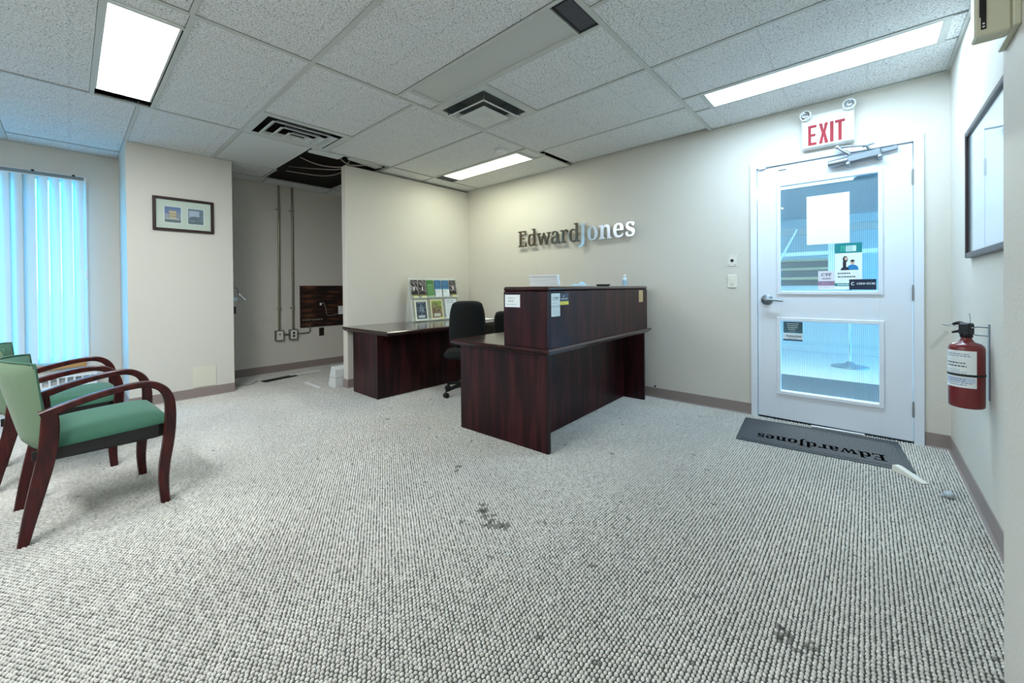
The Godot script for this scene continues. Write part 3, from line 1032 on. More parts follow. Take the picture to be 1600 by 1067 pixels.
# ------------------------------------------------------------------ reception desk
func build_reception_desk():
	var t := thing("reception_desk", "dark mahogany reception desk with raised transaction counter", "desk", Vector3(2.765, 0, 1.80), 0.032)
	var D := 1.66
	part_box("end_panel", Vector3(-0.845, 0.004, -0.03), Vector3(0, 0.664, 0), M.wood_v, t, 0.002)
	part_box("end_panel", Vector3(-0.845, 0.004, -D), Vector3(0, 0.664, -D + 0.03), M.wood_v, t, 0.002)
	part_box("front_panel", Vector3(-0.228, 0.012, -D + 0.03), Vector3(-0.205, 0.664, -0.03), M.wood_v, t)
	# desktop with a stepped edge
	var g := Geo.new()
	g.box(Vector3(-0.895, 0.664, -D - 0.055), Vector3(0.022, 0.676, 0.030), 0.004)
	g.box(Vector3(-0.915, 0.676, -D - 0.075), Vector3(0.042, 0.704, 0.050), 0.010)
	obj("desktop", g, M.wood_z, t)
	# raised counter
	part_box("counter_end", Vector3(-0.365, 0.704, -0.012), Vector3(0.012, 1.085, 0.018), M.wood_v, t, 0.002)
	part_box("counter_end", Vector3(-0.365, 0.704, -D - 0.03), Vector3(0.012, 1.085, -D), M.wood_v, t, 0.002)
	part_box("counter_front", Vector3(-0.012, 0.704, -D), Vector3(0.012, 1.085, -0.012), M.wood_v, t)
	part_box("counter_shelf", Vector3(-0.36, 0.88, -D), Vector3(-0.012, 0.90, -0.012), M.wood_z, t)
	g = Geo.new()
	g.box(Vector3(-0.372, 1.085, -D - 0.034), Vector3(0.018, 1.117, 0.024), 0.014)
	obj("counter_top", g, M.wood_z, t)
	# things stuck on the counter
	var base := t.transform
	var face_end := func(x0, x1, y0, y1): return [base * Vector3(x0, y0, 0.0188), base * Vector3(x1, y0, 0.0188), base * Vector3(x1, y1, 0.0188), base * Vector3(x0, y1, 0.0188)]
	var face_long := func(z0, z1, y0, y1): return [base * Vector3(0.0128, y0, z0), base * Vector3(0.0128, y0, z1), base * Vector3(0.0128, y1, z1), base * Vector3(0.0128, y1, z0)]
	var ink := c8(70, 76, 84)
	flat_print("notice_card", "small white notice with lines of print on the left end of the counter", face_end.call(-0.352, -0.215, 0.975, 1.062), 160, 100, func(im):
		im.fill(c8(236, 240, 242)); text_lines(im, 34, 24, 100, 1, 12, ink, 3); text_lines(im, 50, 38, 60, 1, 12, ink, 2); text_lines(im, 30, 50, 110, 1, 10, ink, 5); text_lines(im, 14, 76, 136, 1, 8, ink, 3))
	var s1 = flat_print("membership_sticker", "tall white membership sticker near the corner of the counter", face_long.call(-0.03, -0.135, 0.915, 1.070), 100, 220, func(im):
		im.fill(c8(224, 234, 236)); fill(im, 0, 112, 100, 26, c8(198, 208, 214)); text_lines(im, 12, 92, 80, 1, 8, c8(150, 165, 175), 5); text_lines(im, 10, 150, 84, 6, 10, c8(170, 182, 190), 3))
	letters_on(s1, "C'PF", 0.022, Vector3(0.0, 0.042, 0.001), c8(120, 132, 142))
	flat_print("payment_sticker", "dark sticker with a yellow band beside the tall white sticker", face_long.call(-0.138, -0.245, 0.990, 1.068), 110, 80, func(im):
		im.fill(c8(66, 76, 92)); fill(im, 0, 56, 110, 24, c8(236, 224, 88)); text_lines(im, 12, 34, 86, 1, 8, c8(220, 226, 232), 6); disc(im, 46, 18, 5, 6, c8(210, 216, 224)); text_lines(im, 20, 66, 70, 1, 8, c8(150, 140, 60), 3))
	flat_print("tan_card", "tan card at the far end of the counter", face_long.call(-1.49, -1.585, 0.965, 1.075), 64, 80, func(im):
		im.fill(c8(196, 172, 126)); text_lines(im, 8, 12, 48, 8, 8, c8(160, 138, 96), 2))
	# items on the counter
	var y := 1.117
	var bx := func(x, z): return base * Vector3(x, y, z)
	var ps := thing("paper_stack", "stack of white envelopes standing on the counter", "paper", bx.call(-0.13, -0.16), 0.5)
	for k in 7:
		var gp := Geo.new()
		gp.box(Vector3(-0.10, k * 0.0118, -0.05), Vector3(0.10, k * 0.0118 + 0.0108, 0.05), 0.001, Transform3D(Basis(Vector3.UP, rng.randf_range(-0.06, 0.06)), Vector3(rng.randf_range(-0.006, 0.006), 0, rng.randf_range(-0.004, 0.004))))
		obj("envelope_bundle", gp, M.paper, ps)
	var gm := Geo.new()                               # crumpled face mask
	gm.smooth()
	var hgt = func(u, v): return 0.004 + 0.034 * (1.0 - u * u) * (1.0 - v * v) * (0.75 + 0.35 * sin(u * 5.0 + v * 3.0))
	for i in 12:
		for j in 10:
			var f = func(a, b):
				var u: float = -1.0 + a / 6.0
				var v: float = -1.0 + b / 5.0
				return Vector3(u * 0.075, hgt.call(u, v), v * 0.05)
			gm.quad(f.call(i, j + 1), f.call(i + 1, j + 1), f.call(i + 1, j), f.call(i, j))
	gm.smooth(false)
	var mk := obj("face_mask", gm, mat(c8(186, 212, 224), 0.8))
	mk.position = bx.call(-0.12, -0.63)
	mk.rotation.y = 0.9
	tag(mk, "pale blue crumpled mask lying on the counter", "mask")
	var gd := Geo.new()
	gd.lathe([Vector2(0, 0.003), Vector2(0.035, 0.002), Vector2(0.05, 0.006), Vector2(0.056, 0.016), Vector2(0.060, 0.016), Vector2(0.054, 0.003), Vector2(0.04, 0.0), Vector2(0, 0.0)].map(func(p): return p), 28)
	var dish := obj("black_dish", gd, M.rubber)
	dish.position = bx.call(-0.055, -0.90)
	tag(dish, "small black dish at the front edge of the counter", "dish")
	var bt := thing("sanitizer_bottle", "clear bottle with white cap near the far end of the counter", "bottle", bx.call(-0.12, -1.47))
	var gb := Geo.new()
	gb.lathe([Vector2(0, 0), Vector2(0.022, 0), Vector2(0.024, 0.004), Vector2(0.024, 0.066), Vector2(0.019, 0.076), Vector2(0.010, 0.082), Vector2(0.010, 0.088), Vector2(0, 0.088)], 20)
	obj("bottle_body", gb, mat(c8(206, 226, 232), 0.15), bt)
	gb = Geo.new()
	gb.lathe([Vector2(0, 0.086), Vector2(0.012, 0.086), Vector2(0.012, 0.108), Vector2(0.009, 0.112), Vector2(0, 0.112)], 16)
	obj("cap", gb, M.white, bt)
	gb = Geo.new()
	gb.lathe([Vector2(0.0245, 0.018), Vector2(0.0245, 0.056)], 20)
	obj("bottle_label", gb, mat(c8(170, 205, 222), 0.5), bt)

func flat_print(called: String, label: String, q: Array, w: int, h: int, painter: Callable, category := "sticker", th := 0.0006) -> MeshInstance3D:
	# a printed sheet: q = lower left, lower right, upper right, upper left of its front; its own axes have x to the right and z towards the reader
	var c: Vector3 = (q[0] + q[2]) / 2.0
	var x: Vector3 = (q[1] - q[0]).normalized()
	var yy: Vector3 = (q[3] - q[0]).normalized()
	var b := Basis(x, yy, x.cross(yy))
	var hw: float = (q[1] - q[0]).length() / 2
	var hh: float = (q[3] - q[0]).length() / 2
	var g := Geo.new()
	g.uvquad(Vector3(-hw, -hh, 0), Vector3(hw, -hh, 0), Vector3(hw, hh, 0), Vector3(-hw, hh, 0))
	g.st.set_uv(Vector2(0.02, 0.02))
	g.quad(Vector3(-hw, -hh, -th), Vector3(-hw, hh, -th), Vector3(hw, hh, -th), Vector3(hw, -hh, -th))
	g.quad(Vector3(-hw, hh, -th), Vector3(-hw, hh, 0), Vector3(hw, hh, 0), Vector3(hw, hh, -th))
	g.quad(Vector3(-hw, -hh, 0), Vector3(-hw, -hh, -th), Vector3(hw, -hh, -th), Vector3(hw, -hh, 0))
	g.quad(Vector3(-hw, -hh, -th), Vector3(-hw, -hh, 0), Vector3(-hw, hh, 0), Vector3(-hw, hh, -th))
	g.quad(Vector3(hw, -hh, 0), Vector3(hw, -hh, -th), Vector3(hw, hh, -th), Vector3(hw, hh, 0))
	var o := obj(called, g, img_mat(paint_tex(w, h, painter), 0.45))
	o.transform = Transform3D(b, c)
	tag(o, label, category)
	return o

func letters_on(parent: Node, s: String, cap: float, at: Vector3, c: Color, serif := true, weight := 700):
	text("lettering", s, font(serif, weight), cap, 0.0006, mat(c, 0.5), parent, at)

# ------------------------------------------------------------------ credenza along the partition
func build_credenza():
	var t := thing("corner_desk", "dark mahogany corner desk along the partition wall", "desk", Vector3(0, 0, 0))
	part_box("end_panel", Vector3(0.185, 0.004, 1.825), Vector3(0.69, 0.655, 1.855), M.wood_v, t, 0.002)
	part_box("front_panel", Vector3(0.665, 0.012, 0.62), Vector3(0.69, 0.655, 1.825), M.wood_v, t)
	part_box("back_panel", Vector3(0.185, 0.004, 0.05), Vector3(0.205, 0.655, 1.825), M.wood_v, t)
	var g := Geo.new()
	g.box(Vector3(0.012, 0.655, 0.02), Vector3(0.915, 0.668, 1.875), 0.003)
	g.box(Vector3(0.004, 0.668, 0.01), Vector3(0.93, 0.698, 1.892), 0.010)
	obj("desktop", g, M.wood_z, t)
	# pad of paper
	g = Geo.new()
	g.box(Vector3(0.50, 0.699, 0.18), Vector3(0.72, 0.712, 0.40), 0.002)
	tag(obj("paper_pad", g, M.paper), "white pad of paper on the corner desk behind the chair", "paper")
	# acrylic leaflet rack leaning back
	var r := thing("leaflet_rack", "clear two tier leaflet rack on the corner desk", "rack", Vector3(0.0, 0.698, 0.745))
	var lean := -0.16
	var hz := 0.37
	var xf := Transform3D(Basis(Vector3.BACK, 0.16), Vector3(0.215, 0.008, 0))
	g = Geo.new()
	g.box(Vector3(-0.012, 0, -hz), Vector3(-0.008, 0.555, hz), 0, xf)
	obj("back_sheet", g, M.acrylic, r)
	for s in [-1, 1]:
		g = Geo.new()
		g.box(Vector3(-0.012, 0, s * hz - 0.002), Vector3(0.035, 0.555, s * hz + 0.002), 0, xf)
		obj("side_sheet", g, M.acrylic, r)
	for y in [0.0, 0.285]:
		g = Geo.new()
		g.box(Vector3(-0.008, y, -hz), Vector3(0.035, y + 0.005, hz), 0, xf)
		g.box(Vector3(0.031, y, -hz), Vector3(0.035, y + 0.03, hz), 0, xf)
		obj("shelf", g, M.acrylic, r)
	g = Geo.new()
	g.box(Vector3(0.05, 0.0, -hz), Vector3(0.26, 0.006, hz))
	obj("base_sheet", g, M.acrylic, r)
	for s in [-1, 1]:
		g = Geo.new()
		g.prism([Vector2(0.05, 0.0), Vector2(0.21, 0.0), Vector2(0.125, 0.5)], 0.004, Transform3D(Basis.IDENTITY, Vector3(0, 0, s * (hz - 0.004) - 0.002)))
		obj("easel_side", g, M.acrylic, r)
	var rack_xf: Transform3D = r.transform * xf
	var leaf = func(label: String, zc: float, w: float, y0: float, h: float, painter: Callable, group: String):
		var X := 0.012
		var q = [rack_xf * Vector3(X, y0, zc + w / 2), rack_xf * Vector3(X, y0, zc - w / 2), rack_xf * Vector3(X, y0 + h, zc - w / 2), rack_xf * Vector3(X, y0 + h, zc + w / 2)]
		var o = flat_print("leaflet", label, q, 96, int(96 * h / w), painter, "leaflet", 0.012)
		o.set_meta("group", group)
	var streaks := func(im: Image):
		im.fill(c8(38, 34, 40))
		for i in 26:
			var x0 := rng.randi_range(-20, 90)
			var y0 := rng.randi_range(0, 110)
			for k in 34:
				var px := x0 + k
				var py := y0 + int(k * 0.9)
				if px >= 0 and px < 94 and py < im.get_height() - 44: fill(im, px, py, 2, 3, c8(206, 198, 200))
		disc(im, 46, 100, 9, 26, c8(226, 224, 226))
		fill(im, 0, im.get_height() - 40, 96, 16, c8(120, 122, 70))
		fill(im, 30, im.get_height() - 24, 66, 24, c8(232, 226, 120))
	var blue := func(im: Image):
		im.fill(c8(58, 112, 158)); fill(im, 0, 96, 96, 14, c8(92, 150, 190)); fill(im, 0, 112, 96, 90, c8(226, 238, 244)); text_lines(im, 10, 20, 70, 4, 14, c8(110, 160, 196), 3); text_lines(im, 10, 122, 76, 4, 9, c8(170, 186, 196), 3)
	var green_p := func(im: Image):
		im.fill(c8(92, 146, 92)); fill(im, 0, 0, 96, 50, c8(66, 128, 70)); fill(im, 8, 54, 80, 4, c8(180, 205, 180)); text_lines(im, 10, 70, 70, 6, 13, c8(124, 172, 124), 3)
	var tops = [["leftmost leaflet of the upper rack tier with dark streaked cover", streaks], ["second leaflet from the left in the upper tier with dark streaked cover", streaks], ["green leaflet in the upper tier of the rack", green_p],
		["blue and white leaflet next to the green one in the upper tier", blue], ["blue and white leaflet second from the right in the upper tier", blue], ["rightmost leaflet of the upper tier with dark streaked cover", streaks]]
	for i in 6:
		leaf.call(tops[i][0], 0.308 - i * 0.1232, 0.103, 0.292, 0.225, tops[i][1], "leaflets in the upper tier")
	leaf.call("leaflet with a slate blue dotted cover in the lower tier", 0.235, 0.19, 0.006, 0.262, func(im: Image):
		im.fill(c8(226, 230, 214)); fill(im, 12, 14, 74, 108, c8(58, 72, 90))
		for i in 40:
			var a := rng.randf() * TAU
			var d := rng.randf_range(6, 32)
			disc(im, 50 + cos(a) * d, 62 + sin(a) * d, 3, 3, c8(150, 170, 190))
		fill(im, 22, 98, 50, 16, c8(190, 202, 210)); text_lines(im, 18, 18, 60, 1, 8, c8(170, 184, 190), 3), "leaflets in the lower tier")
	leaf.call("leaflet with a green and brown photo cover in the lower tier", -0.005, 0.19, 0.006, 0.262, func(im: Image):
		im.fill(c8(226, 224, 186)); fill(im, 8, 10, 80, 112, c8(120, 104, 84)); fill(im, 8, 10, 80, 34, c8(150, 172, 80))
		for i in 90: fill(im, rng.randi_range(8, 80), rng.randi_range(14, 90), 6, rng.randi_range(4, 14), [c8(90, 120, 60), c8(140, 110, 96), c8(96, 88, 84), c8(170, 180, 110)][rng.randi() % 4])
		fill(im, 22, 92, 52, 20, c8(206, 206, 200)); fill(im, 60, 118, 36, 12, c8(226, 216, 110)), "leaflets in the lower tier")
	leaf.call("plain white leaflet with print half hidden by the chair", -0.245, 0.19, 0.006, 0.262, func(im: Image):
		im.fill(c8(226, 236, 242)); text_lines(im, 10, 10, 76, 2, 12, c8(120, 140, 165), 4); text_lines(im, 10, 44, 76, 8, 9, c8(180, 192, 204), 2), "leaflets in the lower tier")

# ------------------------------------------------------------------ chairs
func ribbon(g: Geo, pts: Array, widths: Array, x_of: Callable, thick: float):
	# bent wood strip: pts (s forward, y) with in-plane width, thickness across x
	var loops = []
	for i in pts.size():
		var d: Vector2
		if i == 0: d = pts[1] - pts[0]
		elif i == pts.size() - 1: d = pts[i] - pts[i - 1]
		else: d = (pts[i + 1] - pts[i]).normalized() + (pts[i] - pts[i - 1]).normalized()
		d = d.normalized()
		var nrm := Vector2(-d.y, d.x)
		var w: float = widths[i] / 2.0
		var cx: float = x_of.call(pts[i].x)
		var loop = []
		var h := thick / 2.0
		var bv := 0.005
		for k in [[-h, -w + bv], [-h + bv, -w], [h - bv, -w], [h, -w + bv], [h, w - bv], [h - bv, w], [-h + bv, w], [-h, w - bv]]:
			var p: Vector2 = pts[i] + nrm * k[1]
			loop.append(Vector3(cx + k[0], p.y, -p.x))
		loops.append(loop)
	g.rings(loops)

func sampled(keys: Array, n: int) -> Array:            # keys: [Vector2, width]
	var p = []
	var w = []
	for k in keys:
		p.append(k[0]); w.append(Vector2(k[1], 0))
	var ws = lerp_pts(w, n).map(func(v): return v.x)
	return [lerp_pts(p, n), ws]

func guest_chair(label: String, at: Vector3, turn: float) -> Node3D:
	var t := thing("guest_chair", label, "chair", at, turn, "green guest chairs in a row")
	for sd in [-1, 1]:
		var xo := func(s): return sd * (0.243 + 0.022 * clampf(s / 0.47, 0, 1))
		var rear = sampled([[Vector2(0.0, 0.0), 0.034], [Vector2(0.022, 0.12), 0.045], [Vector2(0.046, 0.24), 0.054], [Vector2(0.066, 0.34), 0.058], [Vector2(0.078, 0.43), 0.060], [Vector2(0.083, 0.51), 0.058], [Vector2(0.082, 0.568), 0.05]], 4)
		var g := Geo.new()
		ribbon(g, rear[0], rear[1], xo, 0.034)
		obj("rear_leg", g, M.chairwood, t)
		var front = sampled([[Vector2(0.474, 0.0), 0.036], [Vector2(0.468, 0.10), 0.040], [Vector2(0.472, 0.2), 0.044], [Vector2(0.488, 0.31), 0.046], [Vector2(0.498, 0.42), 0.046], [Vector2(0.497, 0.52), 0.042], [Vector2(0.478, 0.585), 0.038], [Vector2(0.44, 0.622), 0.034], [Vector2(0.39, 0.635), 0.031], [Vector2(0.31, 0.629), 0.030], [Vector2(0.2, 0.606), 0.032], [Vector2(0.11, 0.578), 0.036], [Vector2(0.056, 0.556), 0.040]], 5)
		g = Geo.new()
		ribbon(g, front[0], front[1], xo, 0.036)
		obj("arm_and_front_leg", g, M.chairwood, t)
	# black seat rail and padded seat
	var g := Geo.new()
	var ring_at := func(k, y0):
		var out = []
		for p in [[-0.222, 0.075], [0.222, 0.075], [0.240, 0.46], [0.225, 0.50], [-0.225, 0.50], [-0.240, 0.46]]:
			out.append(Vector3(p[0] * k, y0, -(0.28 + (p[1] - 0.28) * k)))
		return out
	g.rings([ring_at.call(0.93, 0.338), ring_at.call(0.985, 0.348), ring_at.call(0.985, 0.408)])
	obj("seat_rail", g, M.black, t)
	g = Geo.new()
	g.smooth()
	var N := 14
	var f = func(i, j):
		var u: float = -1.0 + 2.0 * i / N
		var v: float = -1.0 + 2.0 * j / N
		var s := 0.285 + v * 0.225
		var hw := 0.226 + 0.018 * (v * 0.5 + 0.5)
		var e := (1.0 - pow(absf(u), 6.0)) * (1.0 - pow(absf(v), 6.0))
		return Vector3(u * hw, 0.408 + 0.052 * pow(maxf(e, 0.0), 0.4) + 0.014 * (1.0 - u * u) * (1.0 - v * v) + 0.016 * (v * 0.5 + 0.5), -s)
	for i in N:
		for j in N:
			g.quad(f.call(i, j), f.call(i + 1, j), f.call(i + 1, j + 1), f.call(i, j + 1))
	for k in N:                                        # underside edge
		g.quad(f.call(k, 0) - Vector3(0, 0.012, 0), f.call(k + 1, 0) - Vector3(0, 0.012, 0), f.call(k + 1, 0), f.call(k, 0))
		g.quad(f.call(k + 1, N) - Vector3(0, 0.012, 0), f.call(k, N) - Vector3(0, 0.012, 0), f.call(k, N), f.call(k + 1, N))
		g.quad(f.call(0, k + 1) - Vector3(0, 0.012, 0), f.call(0, k) - Vector3(0, 0.012, 0), f.call(0, k), f.call(0, k + 1))
		g.quad(f.call(N, k) - Vector3(0, 0.012, 0), f.call(N, k + 1) - Vector3(0, 0.012, 0), f.call(N, k + 1), f.call(N, k))
	obj("seat", g, M.green, t)
	# curved padded back: front pad and rear shell
	var back = func(i, j, off):
		var u: float = -1.0 + 2.0 * i / N
		var v: float = 1.0 * j / N
		var hw := 0.208 + 0.032 * v
		var s := 0.030 - 0.085 * v + u * u * (0.055 + 0.045 * v)
		var y := 0.385 + 0.405 * v + (0.012 * (1.0 - u * u) if j == N else 0.0)
		return Vector3(u * hw, y, -(s + off))
	for side in 2:
		g = Geo.new()
		g.smooth()
		var o0 := -0.004 if side == 0 else 0.0
		for i in N:
			for j in N:
				var bulge = func(a, b):
					var u: float = -1.0 + 2.0 * a / N
					var v: float = -1.0 + 2.0 * b / N
					return pow(maxf((1.0 - pow(absf(u), 8.0)) * (1.0 - pow(absf(v), 8.0)), 0.0), 0.5)
				var th := 0.034 if side == 0 else -0.022
				var q = [back.call(i, j, o0 + th * bulge.call(i, j)), back.call(i + 1, j, o0 + th * bulge.call(i + 1, j)), back.call(i + 1, j + 1, o0 + th * bulge.call(i + 1, j + 1)), back.call(i, j + 1, o0 + th * bulge.call(i, j + 1))]
				if side == 0: g.quad(q[1], q[0], q[3], q[2])
				else: g.quad(q[0], q[1], q[2], q[3])
		g.smooth(false)
		obj("back_pad" if side == 0 else "back_shell", g, M.green if side == 0 else M.greenback, t)
	g = Geo.new()                                      # welt along the top and sides
	var w = []
	for j in N + 1: w.append(back.call(0, j, -0.002))
	for i in range(1, N + 1): w.append(back.call(i, N, -0.002))
	for j in range(N - 1, -1, -1): w.append(back.call(N, j, -0.002))
	g.tube(w, 0.004, 6)
	obj("welt", g, M.green, t)
	for sd in [-1, 1]:
		part_box("back_bracket", Vector3(sd * 0.226 - 0.012, 0.36, -0.10), Vector3(sd * 0.226 + 0.012, 0.40, -0.03), M.black, t)
	return t

func task_chair(label: String, at: Vector3, turn: float, top: float, w: float):
	var t := thing("office_chair", label, "office chair", at, turn, "black office chairs behind the desk")
	var g := Geo.new()
	g.smooth()
	var N := 16
	var y0 := 0.50
	var f = func(i, j, side):
		var u: float = -1.0 + 2.0 * i / N
		var v: float = -1.0 + 2.0 * j / N
		# rounded rectangle outline
		var uu := u * sqrt(maxf(0.0, 1.0 - 0.30 * pow(absf(v), 3.0) * (1.0 if v > 0 else 0.6)))
		var vv := v * sqrt(maxf(0.0, 1.0 - 0.22 * pow(absf(u), 4.0)))
		var b := pow(maxf((1.0 - pow(absf(u), 5.0)) * (1.0 - pow(absf(v), 5.0)), 0.0), 0.5)
		var y := y0 + (top - y0) * (vv * 0.5 + 0.5)
		return Vector3(uu * w / 2 * (0.96 - 0.05 * v), y, 0.19 + 0.05 * v - 0.05 * u * u + side * 0.036 * b)
	for i in N:
		for j in N:
			g.quad(f.call(i, j, 1), f.call(i + 1, j, 1), f.call(i + 1, j + 1, 1), f.call(i, j + 1, 1))
			g.quad(f.call(i + 1, j, -1), f.call(i, j, -1), f.call(i, j + 1, -1), f.call(i + 1, j + 1, -1))
	obj("backrest", g, M.blackfab, t)
	g = Geo.new()
	g.smooth()
	var s = func(i, j, side):
		var u: float = -1.0 + 2.0 * i / N
		var v: float = -1.0 + 2.0 * j / N
		var uu := u * sqrt(1.0 - 0.28 * pow(absf(v), 4.0))
		var vv := v * sqrt(1.0 - 0.28 * pow(absf(u), 4.0))
		var b := pow(maxf((1.0 - pow(absf(u), 6.0)) * (1.0 - pow(absf(v), 6.0)), 0.0), 0.5)
		return Vector3(uu * 0.25, 0.42 + (0.05 if side > 0 else -0.03) * b, vv * 0.24)
	for i in N:
		for j in N:
			g.quad(s.call(i, j + 1, 1), s.call(i + 1, j + 1, 1), s.call(i + 1, j, 1), s.call(i, j, 1))
			g.quad(s.call(i, j, -1), s.call(i + 1, j, -1), s.call(i + 1, j + 1, -1), s.call(i, j + 1, -1))
	obj("seat", g, M.blackfab, t)
	g = Geo.new()
	g.tube(lerp_pts([Vector3(0, 0.375, 0.05), Vector3(0, 0.37, 0.2), Vector3(0, 0.43, 0.255), Vector3(0, 0.62, 0.225)], 5), 0.02, 8)
	obj("back_bar", g, M.black, t)
	g = Geo.new()
	g.tube([Vector3(0, 0.10, 0), Vector3(0, 0.24, 0)], 0.03, 14)
	g.tube([Vector3(0, 0.24, 0), Vector3(0, 0.39, 0)], 0.016, 12)
	g.box(Vector3(-0.09, 0.365, -0.10), Vector3(0.09, 0.392, 0.10), 0.008)
	obj("gas_column", g, M.black, t)
	for k in 5:
		var a := TAU * k / 5.0 + 0.3
		var d := Vector3(sin(a), 0, cos(a))
		g = Geo.new()
		g.tube([d * 0.02 + Vector3(0, 0.105, 0), d * 0.15 + Vector3(0, 0.10, 0), d * 0.27 + Vector3(0, 0.072, 0)], [0.024, 0.021, 0.015], 8)
		obj("base_arm", g, M.black, t)
		g = Geo.new()
		for sd in [-1, 1]:
			var xf := Transform3D(Basis(Vector3.UP, a) * Basis(Vector3.BACK, PI / 2), d * 0.27 + Vector3(0, 0.028, 0) + Vector3(cos(a), 0, -sin(a)) * sd * 0.014)
			g.lathe([Vector2(0, -0.008), Vector2(0.022, -0.008), Vector2(0.027, -0.004), Vector2(0.027, 0.004), Vector2(0.022, 0.008), Vector2(0, 0.008)], 16, xf)
		g.tube([d * 0.27 + Vector3(0, 0.028, 0), d * 0.27 + Vector3(0, 0.075, 0)], 0.007, 8)
		obj("caster", g, M.black, t)

func build_chairs():
	var c1 := Vector3(1.585, 0, 4.045)
	var c1b := Vector3(1.114, 0, 4.09)
	guest_chair("green guest chair with mahogany arms nearest the camera, its whole side in view", (c1 + c1b) / 2, 0.075)
	guest_chair("green guest chair beside the window, behind the nearer one", Vector3(0.495, 0, 4.195), 0.0)
	task_chair("tall black office chair in front of the leaflet rack", Vector3(1.19, 0, 1.10), 0.85, 0.985, 0.385)
	task_chair("lower black office chair partly hidden behind the counter", Vector3(1.21, 0, 0.40), 0.5, 0.85, 0.40)

# ------------------------------------------------------------------ things on the walls
func build_wall_things():
	# company sign of stand-off letters
	var t := thing("wall_sign", "raised metal letters of the company name on the back wall", "sign", Vector3(0.985, 1.63, 0))
	var dark := mat(c8(120, 112, 98), 0.28, 1.0)
	var silver := mat(c8(228, 236, 242), 0.22, 0.85)
	var cap := 0.198
	var ps := cap / (0.714 * 64.0)
	var x := 0.0
	var fa := font(true, 400)
	var fb := font(true, 700)
	var words = [["Edward", fa, dark], ["Jones", fb, silver]]
	var total := 0.0
	for w in words: total += w[1].get_string_size(w[0], HORIZONTAL_ALIGNMENT_LEFT, -1, 64).x * ps
	var sx := 1.595 / total
	for w in words:
		for i in w[0].length():
			var pre: float = w[1].get_string_size(w[0].substr(0, i), HORIZONTAL_ALIGNMENT_LEFT, -1, 64).x * ps
			var tm := TextMesh.new()
			tm.text = w[0][i]; tm.font = w[1]; tm.font_size = 64; tm.pixel_size = ps; tm.depth = 0.018; tm.curve_step = 0.6
			tm.horizontal_alignment = HORIZONTAL_ALIGNMENT_LEFT
			tm.vertical_alignment = VERTICAL_ALIGNMENT_BOTTOM
			var o := obj("letter", tm, w[2], t)
			var ds: float = w[1].get_descent(64) * ps
			o.transform = Transform3D(Basis.from_scale(Vector3(sx, 1, 1)), Vector3((x + pre) * sx, -ds, 0.034))
			var g := Geo.new()
			var bb := tm.get_aabb()
			for yy in [0.25, 0.75]:
				g.tube([Vector3(bb.position.x + bb.size.x * 0.4, bb.position.y + bb.size.y * yy, -0.034), Vector3(bb.position.x + bb.size.x * 0.4, bb.position.y + bb.size.y * yy, -0.009)], 0.003, 6)
			obj("stud", g, M.steel, o)
		x += w[1].get_string_size(w[0], HORIZONTAL_ALIGNMENT_LEFT, -1, 64).x * ps
	# exit sign
	var e := thing("exit_sign", "white exit sign with red letters and two emergency lamp heads", "exit sign", Vector3(4.113, 2.30, 0))
	var body := mat(c8(226, 226, 220), 0.5)
	part_box("case", Vector3(-0.157, -0.133, 0), Vector3(0.157, 0.125, 0.052), body, e, 0.006)
	part_box("face_plate", Vector3(-0.15, -0.126, 0.05), Vector3(0.15, 0.055, 0.058), mat(c8(222, 226, 226), 0.5), e, 0.003)
	var ph := 0.152
	var strokes = {"E": [[0, 0, 0.019, 1], [0.019, 0, 0.052, 0.13], [0.019, 0.435, 0.046, 0.565], [0.019, 0.87, 0.052, 1]], "I": [[0, 0, 0.021, 1]], "T": [[0.019, 0, 0.039, 0.87], [0, 0.87, 0.058, 1]]}
	var lx := {"E": -0.115, "X": -0.049, "I": 0.018, "T": 0.047}
	for ch in ["E", "X", "I", "T"]:
		var gl := Geo.new()
		if ch == "X":
			gl.prism([Vector2(0, 0), Vector2(0.021, 0), Vector2(0.0285, 0.055), Vector2(0.036, 0), Vector2(0.057, 0), Vector2(0.040, 0.078), Vector2(0.056, ph), Vector2(0.036, ph), Vector2(0.0285, 0.100), Vector2(0.021, ph), Vector2(0.001, ph), Vector2(0.017, 0.078)], 0.003)
		else:
			for k in strokes[ch]: gl.box(Vector3(k[0], k[1] * ph, 0), Vector3(k[2], k[3] * ph, 0.003))
		var o := obj("letter", gl, M.sign_red, e)
		o.position = Vector3(lx[ch], -0.110, 0.0578)
	for s in [-1, 1]:
		var hd := Node3D.new()
		hd.name = "lamp_head"
		e.add_child(hd, true)
		hd.transform = Transform3D(Basis(Vector3.UP, -0.15 + s * 0.25) * Basis(Vector3.RIGHT, PI / 2 + 0.15), Vector3(s * 0.128, 0.128 + s * 0.006, 0.075))
		var g := Geo.new()
		g.lathe([Vector2(0, -0.05), Vector2(0.016, -0.05), Vector2(0.03, -0.03), Vector2(0.038, 0.0), Vector2(0.039, 0.01), Vector2(0.034, 0.012), Vector2(0.030, 0.004)], 28)
		obj("shell", g, M.white, hd)
		g = Geo.new()
		g.lathe([Vector2(0.031, 0.006), Vector2(0.022, -0.010), Vector2(0.0, -0.018)].map(func(p): return p), 24)
		obj("reflector", g, M.chrome, hd)
		g = Geo.new()
		g.lathe([Vector2(0, -0.016), Vector2(0.007, -0.014), Vector2(0.009, -0.004), Vector2(0.006, 0.004), Vector2(0, 0.006)], 12)
		obj("bulb", g, M.glass, hd)
	# switch and bored plate left of the door
	var sw := thing("light_switch", "ivory rocker switch plate left of the door", "light switch", Vector3(3.450, 1.150, 0))
	part_box("plate", Vector3(-0.036, -0.056, 0), Vector3(0.036, 0.056, 0.006), mat(c8(232, 228, 214), 0.4), sw, 0.002)
